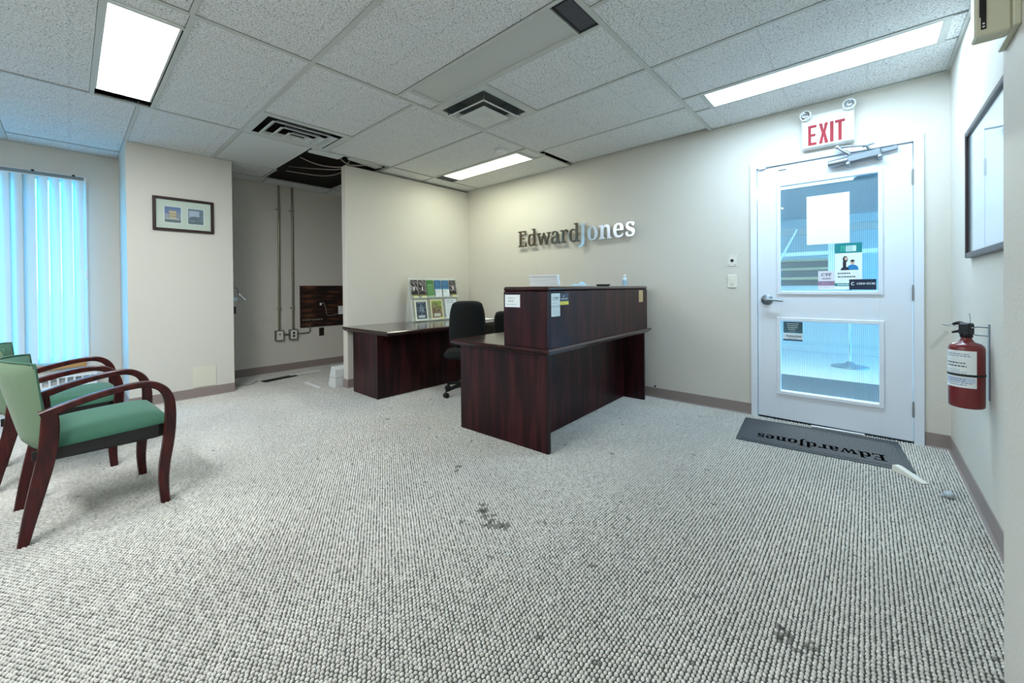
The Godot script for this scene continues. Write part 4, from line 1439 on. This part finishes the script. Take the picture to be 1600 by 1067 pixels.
	part_box("rocker", Vector3(-0.013, -0.026, 0.006), Vector3(0.013, 0.026, 0.010), mat(c8(226, 222, 206), 0.4), sw, 0.002)
	for y in [-0.042, 0.042]:
		var g := Geo.new()
		g.lathe([Vector2(0, 0), Vector2(0.003, 0), Vector2(0.003, 0.0015), Vector2(0, 0.002)], 10, Transform3D(Basis(Vector3.RIGHT, PI / 2), Vector3(0, y, 0.006)))
		obj("screw", g, M.steel, sw)
	var hp := thing("cable_outlet_plate", "white blank plate with a dark hole above the light switch", "wall plate", Vector3(3.450, 1.335, 0))
	var g := Geo.new()
	# plate with a real hole: ring of quads from a circle to a rectangle
	var nn := 32
	for k in nn:
		var a0 := TAU * k / nn
		var a1 := TAU * (k + 1) / nn
		var outer = func(a):
			var d := Vector2(cos(a), sin(a))
			var s := minf(0.034 / maxf(absf(d.x), 1e-4), 0.050 / maxf(absf(d.y), 1e-4))
			return Vector3(d.x * s, d.y * s, 0.004)
		var inner = func(a): return Vector3(cos(a) * 0.014, sin(a) * 0.014 - 0.003, 0.004)
		g.quad(inner.call(a0), outer.call(a0), outer.call(a1), inner.call(a1))
		var bk := Vector3(0, 0, -0.004)
		g.quad(outer.call(a0), outer.call(a0) + bk, outer.call(a1) + bk, outer.call(a1))
		g.quad(inner.call(a1), inner.call(a1) + bk, inner.call(a0) + bk, inner.call(a0))
	obj("plate", g, mat(c8(226, 222, 214), 0.5), hp)
	g = Geo.new()
	g.lathe([Vector2(0, 0), Vector2(0.0138, 0)], 20, Transform3D(Basis(Vector3.RIGHT, PI / 2), Vector3(0, -0.003, 0.0008)))
	obj("hole_plug", g, M.black, hp)
	for p in [Vector2(-0.024, -0.038), Vector2(0.024, -0.038), Vector2(0.024, 0.038), Vector2(-0.024, 0.038)]:
		g = Geo.new()
		g.lathe([Vector2(0, 0), Vector2(0.003, 0), Vector2(0.0025, 0.002), Vector2(0, 0.002)], 8, Transform3D(Basis(Vector3.RIGHT, PI / 2), Vector3(p.x, p.y, 0.004)))
		obj("screw", g, M.rubber, hp)
	g = Geo.new()
	g.lathe([Vector2(0, 0), Vector2(0.009, 0), Vector2(0.009, 0.006), Vector2(0.006, 0.018), Vector2(0, 0.02)], 12, Transform3D(Basis(Vector3.RIGHT, PI / 2), Vector3(2.755, 0.115, 0)))
	tag(obj("cable_stub", g, M.rubber), "tiny black cable stub low on the wall beside the desk", "cable stub")
	# framed picture on the right wall
	picture(Transform3D(Basis(Vector3(0, 0, 1), Vector3.UP, Vector3(-1, 0, 0)), Vector3(RX, 1.577, 1.16)), 0.90, 0.665, 0.028, "large thin dark framed picture on the right wall", mat(c8(52, 34, 36), 0.35), func(im: Image):
		im.fill(c8(222, 230, 238))
		for i in 300: fill(im, rng.randi_range(10, 240), rng.randi_range(8, 120), rng.randi_range(4, 22), 2, c8(208 + rng.randi_range(0, 12), 220, 232))
		fill(im, 0, 150, 256, 34, c8(236, 240, 244)))
	# small double framed picture on the boxed out wall
	picture(Transform3D(Basis(Vector3(0, 0, -1), Vector3.UP, Vector3(1, 0, 0)), Vector3(PX, 1.876, 3.112)), 0.485, 0.335, 0.026, "small dark framed pair of pictures on the boxed out wall", mat(c8(46, 24, 20), 0.35), func(im: Image):
		im.fill(c8(214, 220, 200))
		for x0 in [34, 142]: fill(im, x0, 38, 82, 104, c8(236, 242, 240))
		fill(im, 38, 42, 74, 96, c8(52, 84, 150))
		for y in 34:                                   # building under a dark sky
			fill(im, 38, 42 + y, 74, 1, c8(38 + y, 66 + y, 132 + y))
		fill(im, 58, 66, 34, 52, c8(206, 178, 118)); fill(im, 58, 82, 34, 4, c8(150, 96, 60)); fill(im, 58, 98, 34, 4, c8(120, 80, 54))
		fill(im, 38, 84, 18, 40, c8(150, 150, 170)); fill(im, 94, 78, 18, 44, c8(124, 128, 140)); fill(im, 38, 120, 74, 18, c8(56, 62, 60)); fill(im, 44, 112, 60, 8, c8(190, 186, 176))
		fill(im, 146, 42, 74, 96, c8(62, 78, 104))
		fill(im, 150, 54, 50, 60, c8(176, 182, 204)); disc(im, 178, 104, 28, 16, c8(36, 40, 56)); fill(im, 146, 112, 74, 26, c8(34, 40, 58)); fill(im, 154, 116, 24, 4, c8(150, 156, 170)); fill(im, 196, 112, 20, 4, c8(110, 118, 136)))
	# access plate low on the boxed out wall
	var ap := thing("access_plate", "square painted access plate low on the boxed out wall", "wall plate", Vector3(PX, 0.210, 2.963))
	part_box("plate", Vector3(0, -0.102, -0.1), Vector3(0.007, 0.102, 0.1), mat(c8(222, 219, 203), 0.5), ap, 0.002)
	fire_extinguisher()
	# beige release box on the near wall
	var bx := thing("release_box", "beige metal box with a black slot high on the wall at the right edge", "control box", Vector3(4.62, 1.742, 2.29))
	var beige := mat(c8(206, 206, 182), 0.45)
	part_box("cover", Vector3(-0.075, 0.0, 0.0), Vector3(-0.013, 0.60, 0.05), beige, bx, 0.004)
	part_box("slot_strip", Vector3(-0.064, 0.016, 0.048), Vector3(-0.055, 0.55, 0.0515), M.black, bx)
	part_box("slot_latch", Vector3(-0.0665, 0.048, 0.048), Vector3(-0.055, 0.40, 0.052), M.black, bx)
	for y in [0.022, 0.030]:
		g = Geo.new()
		g.lathe([Vector2(0, 0), Vector2(0.0022, 0), Vector2(0.0022, 0.001), Vector2(0, 0.0014)], 12, Transform3D(Basis(Vector3.RIGHT, PI / 2), Vector3(-0.0595, y, 0.0515)))
		obj("indicator", g, M.white, bx)
	part_box("back_plate", Vector3(-0.013, 0.002, -0.10), Vector3(0, 0.62, 0.06), beige, bx, 0.002)

func picture(xf: Transform3D, w: float, h: float, fw: float, label: String, fm: Material, painter: Callable):
	var t := thing("framed_picture", label, "picture", xf.origin)
	t.basis = xf.basis
	var g := Geo.new()
	var hw := w / 2
	var hh := h / 2
	g.box(Vector3(-hw, -hh, 0), Vector3(-hw + fw, hh, 0.024), 0.004)
	g.box(Vector3(hw - fw, -hh, 0), Vector3(hw, hh, 0.024), 0.004)
	g.box(Vector3(-hw + fw, -hh, 0), Vector3(hw - fw, -hh + fw, 0.024), 0.004)
	g.box(Vector3(-hw + fw, hh - fw, 0), Vector3(hw - fw, hh, 0.024), 0.004)
	obj("frame", g, fm, t)
	g = Geo.new()
	g.uvquad(Vector3(-hw + fw, -hh + fw, 0.008), Vector3(hw - fw, -hh + fw, 0.008), Vector3(hw - fw, hh - fw, 0.008), Vector3(-hw + fw, hh - fw, 0.008))
	obj("print", g, img_mat(paint_tex(256, int(256.0 * h / w), painter), 0.6), t)
	part_box("glazing", Vector3(-hw + fw, -hh + fw, 0.012), Vector3(hw - fw, hh - fw, 0.014), M.glass, t)
	part_box("backing", Vector3(-hw + 0.004, -hh + 0.004, 0.0), Vector3(hw - 0.004, hh - 0.004, 0.006), M.rubber, t)

func fire_extinguisher():
	var t := thing("fire_extinguisher", "red fire extinguisher hanging on the right wall by the door", "fire extinguisher", Vector3(4.676, 0.545, 1.155), -0.55)
	var R := 0.058
	var g := Geo.new()
	g.lathe([Vector2(0, 0.006), Vector2(0.05, 0.0), Vector2(R - 0.002, 0.004), Vector2(R, 0.012), Vector2(R, 0.268), Vector2(R - 0.003, 0.281), Vector2(R - 0.012, 0.291), Vector2(0.026, 0.298), Vector2(0.018, 0.312), Vector2(0.018, 0.325), Vector2(0, 0.325)], 40)
	obj("cylinder", g, M.red, t)
	# printed label wrapped round the front, facing the room
	g = Geo.new()
	g.smooth()
	var n := 16
	var a0 := -1.75
	var a1 := 0.98
	for k in n:
		var b0 := lerpf(a0, a1, float(k) / n)
		var b1 := lerpf(a0, a1, float(k + 1) / n)
		var p = func(a, y): return Vector3(sin(a) * (R + 0.0006), y, cos(a) * (R + 0.0006))
		var u0 := float(k) / n
		var u1 := float(k + 1) / n
		var q = [[p.call(b0, 0.095), Vector2(u0, 1)], [p.call(b1, 0.095), Vector2(u1, 1)], [p.call(b1, 0.262), Vector2(u1, 0)], [p.call(b0, 0.262), Vector2(u0, 0)]]
		for i in [0, 2, 1, 0, 3, 2]:
			g.st.set_uv(q[i][1]); g.st.add_vertex(q[i][0])
	obj("printed_label", g, img_mat(paint_tex(192, 192, func(im: Image):
		im.fill(c8(232, 236, 236))
		for y in [24, 70, 116]: disc(im, 22, y + 12, 9, 12, c8(60, 66, 72)); disc(im, 22, y + 12, 4, 6, c8(220, 225, 226))
		fill(im, 10, 158, 22, 14, c8(40, 46, 52))
		text_lines(im, 58, 16, 110, 2, 10, c8(90, 120, 150), 4)
		text_lines(im, 58, 62, 110, 2, 16, c8(52, 60, 72), 6)
		text_lines(im, 50, 100, 130, 4, 9, c8(150, 165, 180), 3)
		fill(im, 46, 140, 140, 24, c8(196, 208, 226)); text_lines(im, 50, 146, 130, 4, 10, c8(110, 126, 160), 4)), 0.35), t)
	g = Geo.new()
	g.lathe([Vector2(R, 0.146), Vector2(R + 0.002, 0.146), Vector2(R + 0.002, 0.156), Vector2(R, 0.156)], 40)
	obj("strap", g, M.black, t)
	# valve, lever, pin, gauge, hose, tag
	g = Geo.new()
	g.lathe([Vector2(0, 0.32), Vector2(0.021, 0.32), Vector2(0.021, 0.345), Vector2(0.016, 0.350), Vector2(0.016, 0.365), Vector2(0, 0.365)], 18)
	g.box(Vector3(-0.020, 0.330, -0.020), Vector3(0.020, 0.385, 0.020), 0.006)
	obj("valve", g, M.black, t)
	g = Geo.new()
	g.tube(lerp_pts([Vector3(0.0, 0.374, 0.01), Vector3(-0.022, 0.384, 0.0), Vector3(-0.046, 0.376, 0.0)], 5), [0.011, 0.011, 0.010, 0.0095, 0.009, 0.0085, 0.008, 0.0075, 0.007, 0.006, 0.005], 8)
	obj("squeeze_lever", g, M.black, t)
	g = Geo.new()
	g.tube([Vector3(0.0, 0.35, 0.0), Vector3(-0.025, 0.346, 0.0), Vector3(-0.048, 0.338, 0.0)], [0.008, 0.007, 0.005], 8)
	obj("carry_handle", g, M.black, t)
	g = Geo.new()
	var ring = []
	for k in 17: ring.append(Vector3(-0.052 + 0.020 * cos(TAU * k / 16.0), 0.372 + 0.006 * sin(TAU * k / 16.0), 0.018 + 0.02 * sin(TAU * k / 16.0)))
	g.tube(ring, 0.0016, 6)
	g.tube([Vector3(-0.035, 0.37, 0.018), Vector3(0.03, 0.364, 0.004)], 0.0018, 6)
	obj("pull_pin", g, M.steel, t)
	g = Geo.new()
	g.tube(lerp_pts([Vector3(0.012, 0.37, 0.004), Vector3(0.014, 0.40, 0.002), Vector3(0.010, 0.43, 0.0)], 4), 0.0014, 6)
	obj("seal_wire", g, M.steel, t)
	g = Geo.new()
	g.box(Vector3(-0.008, -0.11, -0.001), Vector3(0.008, 0.0, 0.001), 0.0, Transform3D(Basis(Vector3.BACK, -0.62), Vector3(-0.052, 0.342, 0.022)))
	g.tube([Vector3(-0.02, 0.366, 0.014), Vector3(-0.052, 0.342, 0.022)], 0.001, 5)
	obj("inspection_tag", g, mat(c8(206, 206, 196), 0.7), t)
	# wall hook
	var w := thing("extinguisher_bracket", "grey wire wall bracket behind the red extinguisher", "bracket", Vector3(RX, 0.88, 1.13))
	part_box("wall_strip", Vector3(-0.004, -0.30, -0.012), Vector3(0, 0.045, 0.012), M.brushed, w)
	g = Geo.new()
	g.tube([Vector3(-0.004, 0.03, 0), Vector3(-0.035, 0.032, 0.004), Vector3(-0.047, 0.03, 0.008)], 0.003, 6)
	obj("hook_wire", g, M.brushed, w)
	g = Geo.new()
	g.tube([Vector3(-0.004, -0.008, 0), Vector3(-0.035, -0.006, 0.004), Vector3(-0.047, -0.004, 0.008)], 0.003, 6)
	obj("hook_wire", g, M.brushed, w)

# ------------------------------------------------------------------ alcove behind the partition
func build_alcove():
	var steel := mat(c8(146, 142, 126), 0.35, 0.8)
	for r in [[1.995, 2.012, "left conduit running down the alcove wall to its box"], [1.830, 1.838, "right conduit running down the alcove wall to its box"]]:
		var t := thing("conduit", r[2], "conduit", Vector3(LX, 0, r[0]))
		var g := Geo.new()
		g.tube([Vector3(0.022, 0.56, r[1] - r[0]), Vector3(0.022, 2.56, 0)], 0.0135, 12)
		obj("pipe", g, steel, t)
		for y in [0.86, 2.2]:
			g = Geo.new()
			g.tube([Vector3(0.022, y - 0.01, 0), Vector3(0.022, y + 0.01, 0)], 0.016, 12)
			g.box(Vector3(0.0, y - 0.009, 0.0), Vector3(0.006, y + 0.009, 0.036))
			obj("strap", g, steel, t)
		var bz: float = r[1] - r[0]
		part_box("box", Vector3(0.0, 0.425, bz - 0.052), Vector3(0.05, 0.565, bz + 0.052), mat(c8(112, 112, 104), 0.45, 0.5), t, 0.004)
		part_box("cover_plate", Vector3(0.05, 0.435, bz - 0.040), Vector3(0.055, 0.555, bz + 0.040), mat(c8(218, 220, 212), 0.45), t, 0.002)
		if r[0] > 1.9:
			g = Geo.new()
			g.lathe([Vector2(0, 0), Vector2(0.010, 0), Vector2(0.008, 0.003), Vector2(0, 0.003)], 14, Transform3D(Basis(Vector3.BACK, -PI / 2), Vector3(0.055, 0.512, bz)))
			obj("knockout", g, M.black, t)
		else:
			for y in [0.475, 0.517]:
				part_box("socket", Vector3(0.055, y - 0.015, bz - 0.014), Vector3(0.0565, y + 0.015, bz + 0.014), M.black, t, 0.0)
	var gl := Geo.new()
	gl.tube([Vector3(LX + 0.02, 0.50, 1.965), Vector3(LX + 0.02, 0.50, 1.885)], 0.009, 10)
	tag(obj("conduit_link", gl, steel), "short pipe joining the two boxes on the alcove wall", "conduit")
	gl = Geo.new()
	gl.tube(lerp_pts([Vector3(LX + 0.02, 0.50, 1.79), Vector3(LX + 0.02, 0.502, 1.66), Vector3(LX + 0.02, 0.52, 1.62), Vector3(LX + 0.02, 0.60, 1.615)], 5), 0.007, 8)
	tag(obj("conduit_elbow", gl, steel), "bent pipe from the right box up to the dark board", "conduit")
	# dark plywood board
	var b := thing("telephone_board", "dark stained plywood board on the alcove wall", "board", Vector3(LX, 0.872, 1.395))
	var ply := mat(Color.WHITE, 0.5)
	ply.albedo_texture = noise_tex(0.012, 61, [[0.0, c8(20, 12, 11)], [0.45, c8(34, 18, 15)], [0.62, c8(54, 30, 20)], [0.85, c8(104, 62, 34)], [1.0, c8(120, 74, 40)]], 256, 4)
	triplanar(ply, Vector3(3, 5, 0.8))
	part_box("panel", Vector3(0, -0.295, -0.345), Vector3(0.02, 0.295, 0.345), ply, b, 0.002)
	var g := Geo.new()
	g.tube(lerp_pts([Vector3(0.026, 0.03, 0.06), Vector3(0.03, 0.045, 0.03), Vector3(0.026, -0.02, 0.0), Vector3(0.026, -0.13, -0.02), Vector3(0.026, -0.145, -0.08), Vector3(0.026, -0.125, -0.182)], 5), 0.0032, 6)
	obj("wire", g, mat(c8(170, 160, 150), 0.6), b)
	part_box("wire_clip", Vector3(0.02, 0.01, 0.055), Vector3(0.034, 0.045, 0.08), M.white, b, 0.003)
	g = Geo.new()
	for k in 9: g.box(Vector3(0.02, -0.20 - 0.002 * (k % 3), 0.30 - k * 0.032), Vector3(0.032, -0.18, 0.315 - k * 0.032), 0.002)
	obj("terminal_strip", g, mat(c8(150, 140, 128), 0.5), b)
	var jk := thing("phone_jack", "white jack box at the right end of the dark board", "jack", Vector3(LX + 0.024, 0.800, 1.172))
	part_box("cover", Vector3(0, -0.062, -0.036), Vector3(0.03, 0.062, 0.036), M.white, jk, 0.004)
	part_box("plug_base", Vector3(0, -0.085, -0.036), Vector3(0.026, -0.062, 0.036), M.black, jk, 0.002)
	var ol := thing("wall_outlet", "dark brown outlet below the plywood board", "outlet", Vector3(LX, 0.497, 1.445))
	part_box("plate", Vector3(0, -0.06, -0.036), Vector3(0.006, 0.06, 0.036), mat(c8(52, 40, 34), 0.4), ol, 0.002)
	for y in [-0.026, 0.026]: part_box("socket", Vector3(0.006, y - 0.017, -0.016), Vector3(0.009, y + 0.017, 0.016), mat(c8(30, 24, 22), 0.4), ol, 0.002)
	# handset and papers on the hidden side of the boxed out wall
	var hk := thing("hanging_handset", "grey device hanging on a hook at the edge of the boxed out wall", "device", Vector3(PX - 0.06, 1.02, 2.70))
	g = Geo.new()
	g.tube([Vector3(0, 0.12, 0), Vector3(0, 0.115, -0.05), Vector3(0, 0.05, -0.06)], 0.003, 6)
	obj("hook", g, M.rubber, hk)
	part_box("holder", Vector3(-0.03, -0.03, -0.045), Vector3(0.04, 0.02, 0.0), M.brushed, hk, 0.003)
	g = Geo.new()
	g.box(Vector3(-0.03, -0.10, -0.012), Vector3(0.03, 0.0, 0.012), 0.005, Transform3D(Basis(Vector3.RIGHT, 0.75), Vector3(0.0, 0.05, -0.06)))
	obj("handset", g, mat(c8(150, 152, 152), 0.4), hk)
	part_box("lower_clip", Vector3(-0.03, -0.17, -0.03), Vector3(0.03, -0.09, 0.0), M.black, hk, 0.003)
	# emergency lamp case lying on the floor at the partition end
	var lc := thing("lamp_case", "white wedge shaped metal case on the alcove floor", "case", Vector3(-0.108, 0.006, 1.90), 0.10)
	g = Geo.new()
	g.prism([Vector2(0, 0), Vector2(-0.13, 0.0), Vector2(-0.15, 0.025), Vector2(-0.085, 0.235), Vector2(-0.02, 0.235), Vector2(0, 0.20)].map(func(p): return Vector2(p.y, -p.x)).map(func(p): return Vector2(-p.y, p.x)), 0.32, Transform3D(Basis.IDENTITY, Vector3(0, 0, -0.30)))
	obj("body", g, mat(c8(216, 222, 222), 0.4), lc)
	part_box("seam_strip", Vector3(-0.137, 0.108, -0.302), Vector3(0.002, 0.113, 0.022), mat(c8(170, 172, 168), 0.5), lc)
	g = Geo.new()
	g.box(Vector3(-0.64, 0.006, 2.02), Vector3(-0.24, 0.016, 2.06), 0.002, Transform3D(Basis.IDENTITY, Vector3.ZERO))
	tag(obj("trim_strip", g, M.white), "white strip on the alcove floor touching the wedge case", "strip")
	g = Geo.new()
	g.box(Vector3(-0.03, 0.006, -0.19), Vector3(0.03, 0.016, 0.19), 0.002)
	var s2 := obj("trim_strip", g, M.white)
	s2.position = Vector3(-1.20, 0, 1.83); s2.rotation.y = 0.05
	tag(s2, "white strip on the alcove floor near the back wall", "strip")
	g = Geo.new()
	g.box(Vector3(-0.05, 0.006, -0.2), Vector3(0.05, 0.014, 0.2), 0.002)
	var s3 := obj("dark_strip", g, M.rubber)
	s3.position = Vector3(-1.12, 0, 2.16); s3.rotation.y = 0.2
	tag(s3, "dark strip of base lying on the alcove floor", "strip")
	for k in 2:
		g = Geo.new()
		g.box(Vector3(-0.07, 0.006 + 0.004 * k, -0.11), Vector3(0.07, 0.0085 + 0.004 * k, 0.11), 0.0)
		var s4 := obj("loose_paper", g, mat(c8(190, 188, 180), 0.7))
		s4.position = Vector3(-1.22 + 0.06 * k, 0.0, 2.56 - 0.07 * k); s4.rotation.y = 0.4 + 0.5 * k
		tag(s4, ["crumpled paper on the alcove floor by the boxed out wall", "second sheet lying over the paper on the alcove floor"][k], "paper")

# ------------------------------------------------------------------ small things at the door and on the floor
func build_small_things():
	var zf := -0.0205
	var q := func(x0, x1, y0, y1, z): return [Vector3(x0, y0, z), Vector3(x1, y0, z), Vector3(x1, y1, z), Vector3(x0, y1, z)]
	flat_print("paper_notice", "blank white sheet taped to the upper door glass", q.call(3.980, 4.239, 1.428, 1.810, zf + 0.001), 64, 96, func(im): im.fill(c8(244, 247, 248)), "paper", 0.001)
	flat_print("clinic_poster", "teal and white poster with two people on the upper door glass", q.call(4.152, 4.310, 1.076, 1.425, zf), 160, 352, func(im: Image):
		im.fill(c8(232, 246, 246)); fill(im, 0, 0, 160, 76, c8(16, 132, 136)); fill(im, 66, 20, 60, 44, c8(210, 236, 236)); text_lines(im, 70, 26, 52, 3, 13, c8(16, 132, 136), 5)
		fill(im, 36, 22, 22, 40, c8(70, 190, 150)); fill(im, 42, 28, 10, 34, c8(16, 132, 136))
		disc(im, 62, 122, 15, 24, c8(40, 36, 44)); disc(im, 66, 118, 9, 13, c8(216, 186, 170)); fill(im, 48, 140, 20, 50, c8(40, 36, 44))
		disc(im, 104, 148, 12, 16, c8(206, 176, 160)); disc(im, 104, 136, 12, 9, c8(52, 50, 54)); disc(im, 104, 198, 34, 34, c8(36, 130, 190)); disc(im, 60, 206, 26, 26, c8(34, 40, 62))
		fill(im, 0, 206, 160, 120, c8(232, 246, 246)); text_lines(im, 18, 226, 120, 2, 26, c8(40, 60, 70), 9); fill(im, 0, 306, 160, 22, c8(16, 132, 136)); text_lines(im, 16, 313, 110, 1, 9, c8(220, 240, 240), 8), "poster")
	var cp = flat_print("membership_decal", "white and mauve square membership decal on the door glass", q.call(4.050, 4.152, 1.074, 1.219, zf + 0.0008), 100, 142, func(im: Image):
		im.fill(c8(222, 224, 234)); fill(im, 0, 78, 100, 34, c8(150, 124, 152)); text_lines(im, 22, 94, 56, 1, 8, c8(196, 180, 200), 3); text_lines(im, 6, 122, 88, 2, 9, c8(180, 180, 196), 3))
	letters_on(cp, "C'PF", 0.021, Vector3(0, 0.043, 0.0008), c8(52, 52, 70))
	letters_on(cp, "MEMBER", 0.009, Vector3(0, 0.012, 0.0008), c8(90, 90, 116), false)
	var cr = flat_print("regulator_decal", "navy decal with white lettering at the lower right of the door glass", q.call(4.236, 4.387, 1.073, 1.150, zf + 0.0014), 64, 32, func(im): im.fill(c8(14, 36, 62)))
	letters_on(cr, "CIRO·OCRI", 0.0145, Vector3(0.018, 0.006, 0.0008), c8(226, 236, 240), false)
	text("emblem", "C", font(false, 700), 0.024, 0.0006, mat(c8(226, 236, 240), 0.5), cr, Vector3(-0.056, 0.006, 0.0008))
	flat_print("alarm_sticker", "blue sticker with white print on the lower door glass", q.call(3.822, 3.950, 0.722, 0.812, zf), 128, 90, func(im: Image):
		im.fill(c8(70, 108, 122))
		for i in 4: text_lines(im, 24 + 3 * i, 12 + i * 15, 84 - 6 * i, 1, 9, c8(216, 232, 236), 7)
		text_lines(im, 40, 76, 48, 1, 6, c8(190, 210, 216), 4))
	var pr = flat_print("security_sticker", "white sticker with a navy band below the blue one on the lower door glass", q.call(3.820, 3.950, 0.658, 0.719, zf), 128, 60, func(im: Image):
		im.fill(c8(214, 228, 234)); fill(im, 0, 48, 128, 12, c8(30, 60, 84)); text_lines(im, 34, 38, 60, 1, 6, c8(120, 140, 152), 4))
	letters_on(pr, "Protection", 0.0145, Vector3(0.006, 0.008, 0.0008), c8(44, 60, 74), false)
	# door mat
	var P0 := Vector3(4.533, 0, 0.616)
	var along := Vector3(3.619, 0, 0.714) - P0
	var turn := atan2(-(-along.z), -along.x)
	var t := thing("door_mat", "grey door mat with black lettering in front of the door", "mat", Vector3(4.06, 0.004, 0.375), 0.09)
	var mm := mat(Color.WHITE, 0.95)
	mm.albedo_texture = noise_tex(0.11, 71, [[0.25, c8(60, 61, 64)], [0.5, c8(90, 91, 94)], [0.75, c8(116, 117, 120)]], 512, 4)
	triplanar(mm, Vector3(2.2, 2.2, 2.2))
	var xf := Transform3D(Basis.IDENTITY, Vector3.ZERO)
	var g := Geo.new()
	g.box(Vector3(-0.462, 0, -0.285), Vector3(0.462, 0.006, 0.285), 0.002)
	obj("rubber_border", g, mat(c8(72, 76, 82), 0.8), t)
	g = Geo.new()
	g.box(Vector3(-0.432, 0.004, -0.262), Vector3(0.432, 0.010, 0.256), 0.002)
	obj("pile", g, mm, t)
	var flat := Basis(Vector3(-1, 0, 0), Vector3(0, 0, 1), Vector3(0, 1, 0))
	var inkm := mat(c8(5, 5, 6), 1.0)
	inkm.metallic_specular = 0.05
	mm.metallic_specular = 0.2
	var fa := font(true, 700)
	var pxs := 0.112 / (0.714 * 64.0)
	var wt := fa.get_string_size("EdwardJones", HORIZONTAL_ALIGNMENT_LEFT, -1, 64).x * pxs
	var o := text("lettering", "EdwardJones", fa, 0.112, 0.001, inkm, t, Vector3(0.005, 0.0103, 0.135), flat * Basis.from_scale(Vector3(0.70 / wt, 1, 1)))
	g = Geo.new()
	g.box(Vector3(-0.155, 0.0, -0.014), Vector3(0.155, 0.002, 0.014), 0.0)
	var ws := obj("paper_strip", g, M.paper)
	ws.position = Vector3(4.165, 0.0155, 0.050); ws.rotation.y = 0.05
	tag(ws, "narrow white paper strip on the mat at the foot of the door", "paper")
	# door wedge
	g = Geo.new()
	g.prism([Vector2(-0.085, 0), Vector2(0.085, 0), Vector2(0.085, 0.004), Vector2(-0.06, 0.036), Vector2(-0.082, 0.034)], 0.036, Transform3D(Basis.IDENTITY, Vector3(0, 0, -0.018)))
	var wd := obj("door_wedge", g, mat(c8(232, 230, 220), 0.5))
	wd.position = Vector3(4.515, 0.006, 0.700); wd.rotation.y = -0.80
	tag(wd, "ivory door wedge on the carpet at the corner of the mat", "door wedge")
	# small crumpled clear scrap on the carpet
	g = Geo.new()
	g.smooth()
	var nz := FastNoiseLite.new()
	nz.seed = 8; nz.frequency = 0.9
	var pr2 = []
	for i in 9: pr2.append(Vector2(0.022 * sin(PI * i / 8.0), 0.018 - 0.018 * cos(PI * i / 8.0)))
	g.lathe(pr2, 16)
	g.lathe([Vector2(0, 0.002), Vector2(0.012, 0.006), Vector2(0.010, 0.012), Vector2(0, 0.014)], 12, Transform3D(Basis(Vector3.BACK, 1.2), Vector3(-0.022, 0.004, 0.006)))
	var sc := obj("plastic_scrap", g, mat(c8(176, 184, 190), 0.12))
	sc.position = Vector3(4.650, 0.005, 0.883)
	tag(sc, "small shiny plastic scrap on the carpet near the right wall", "scrap")
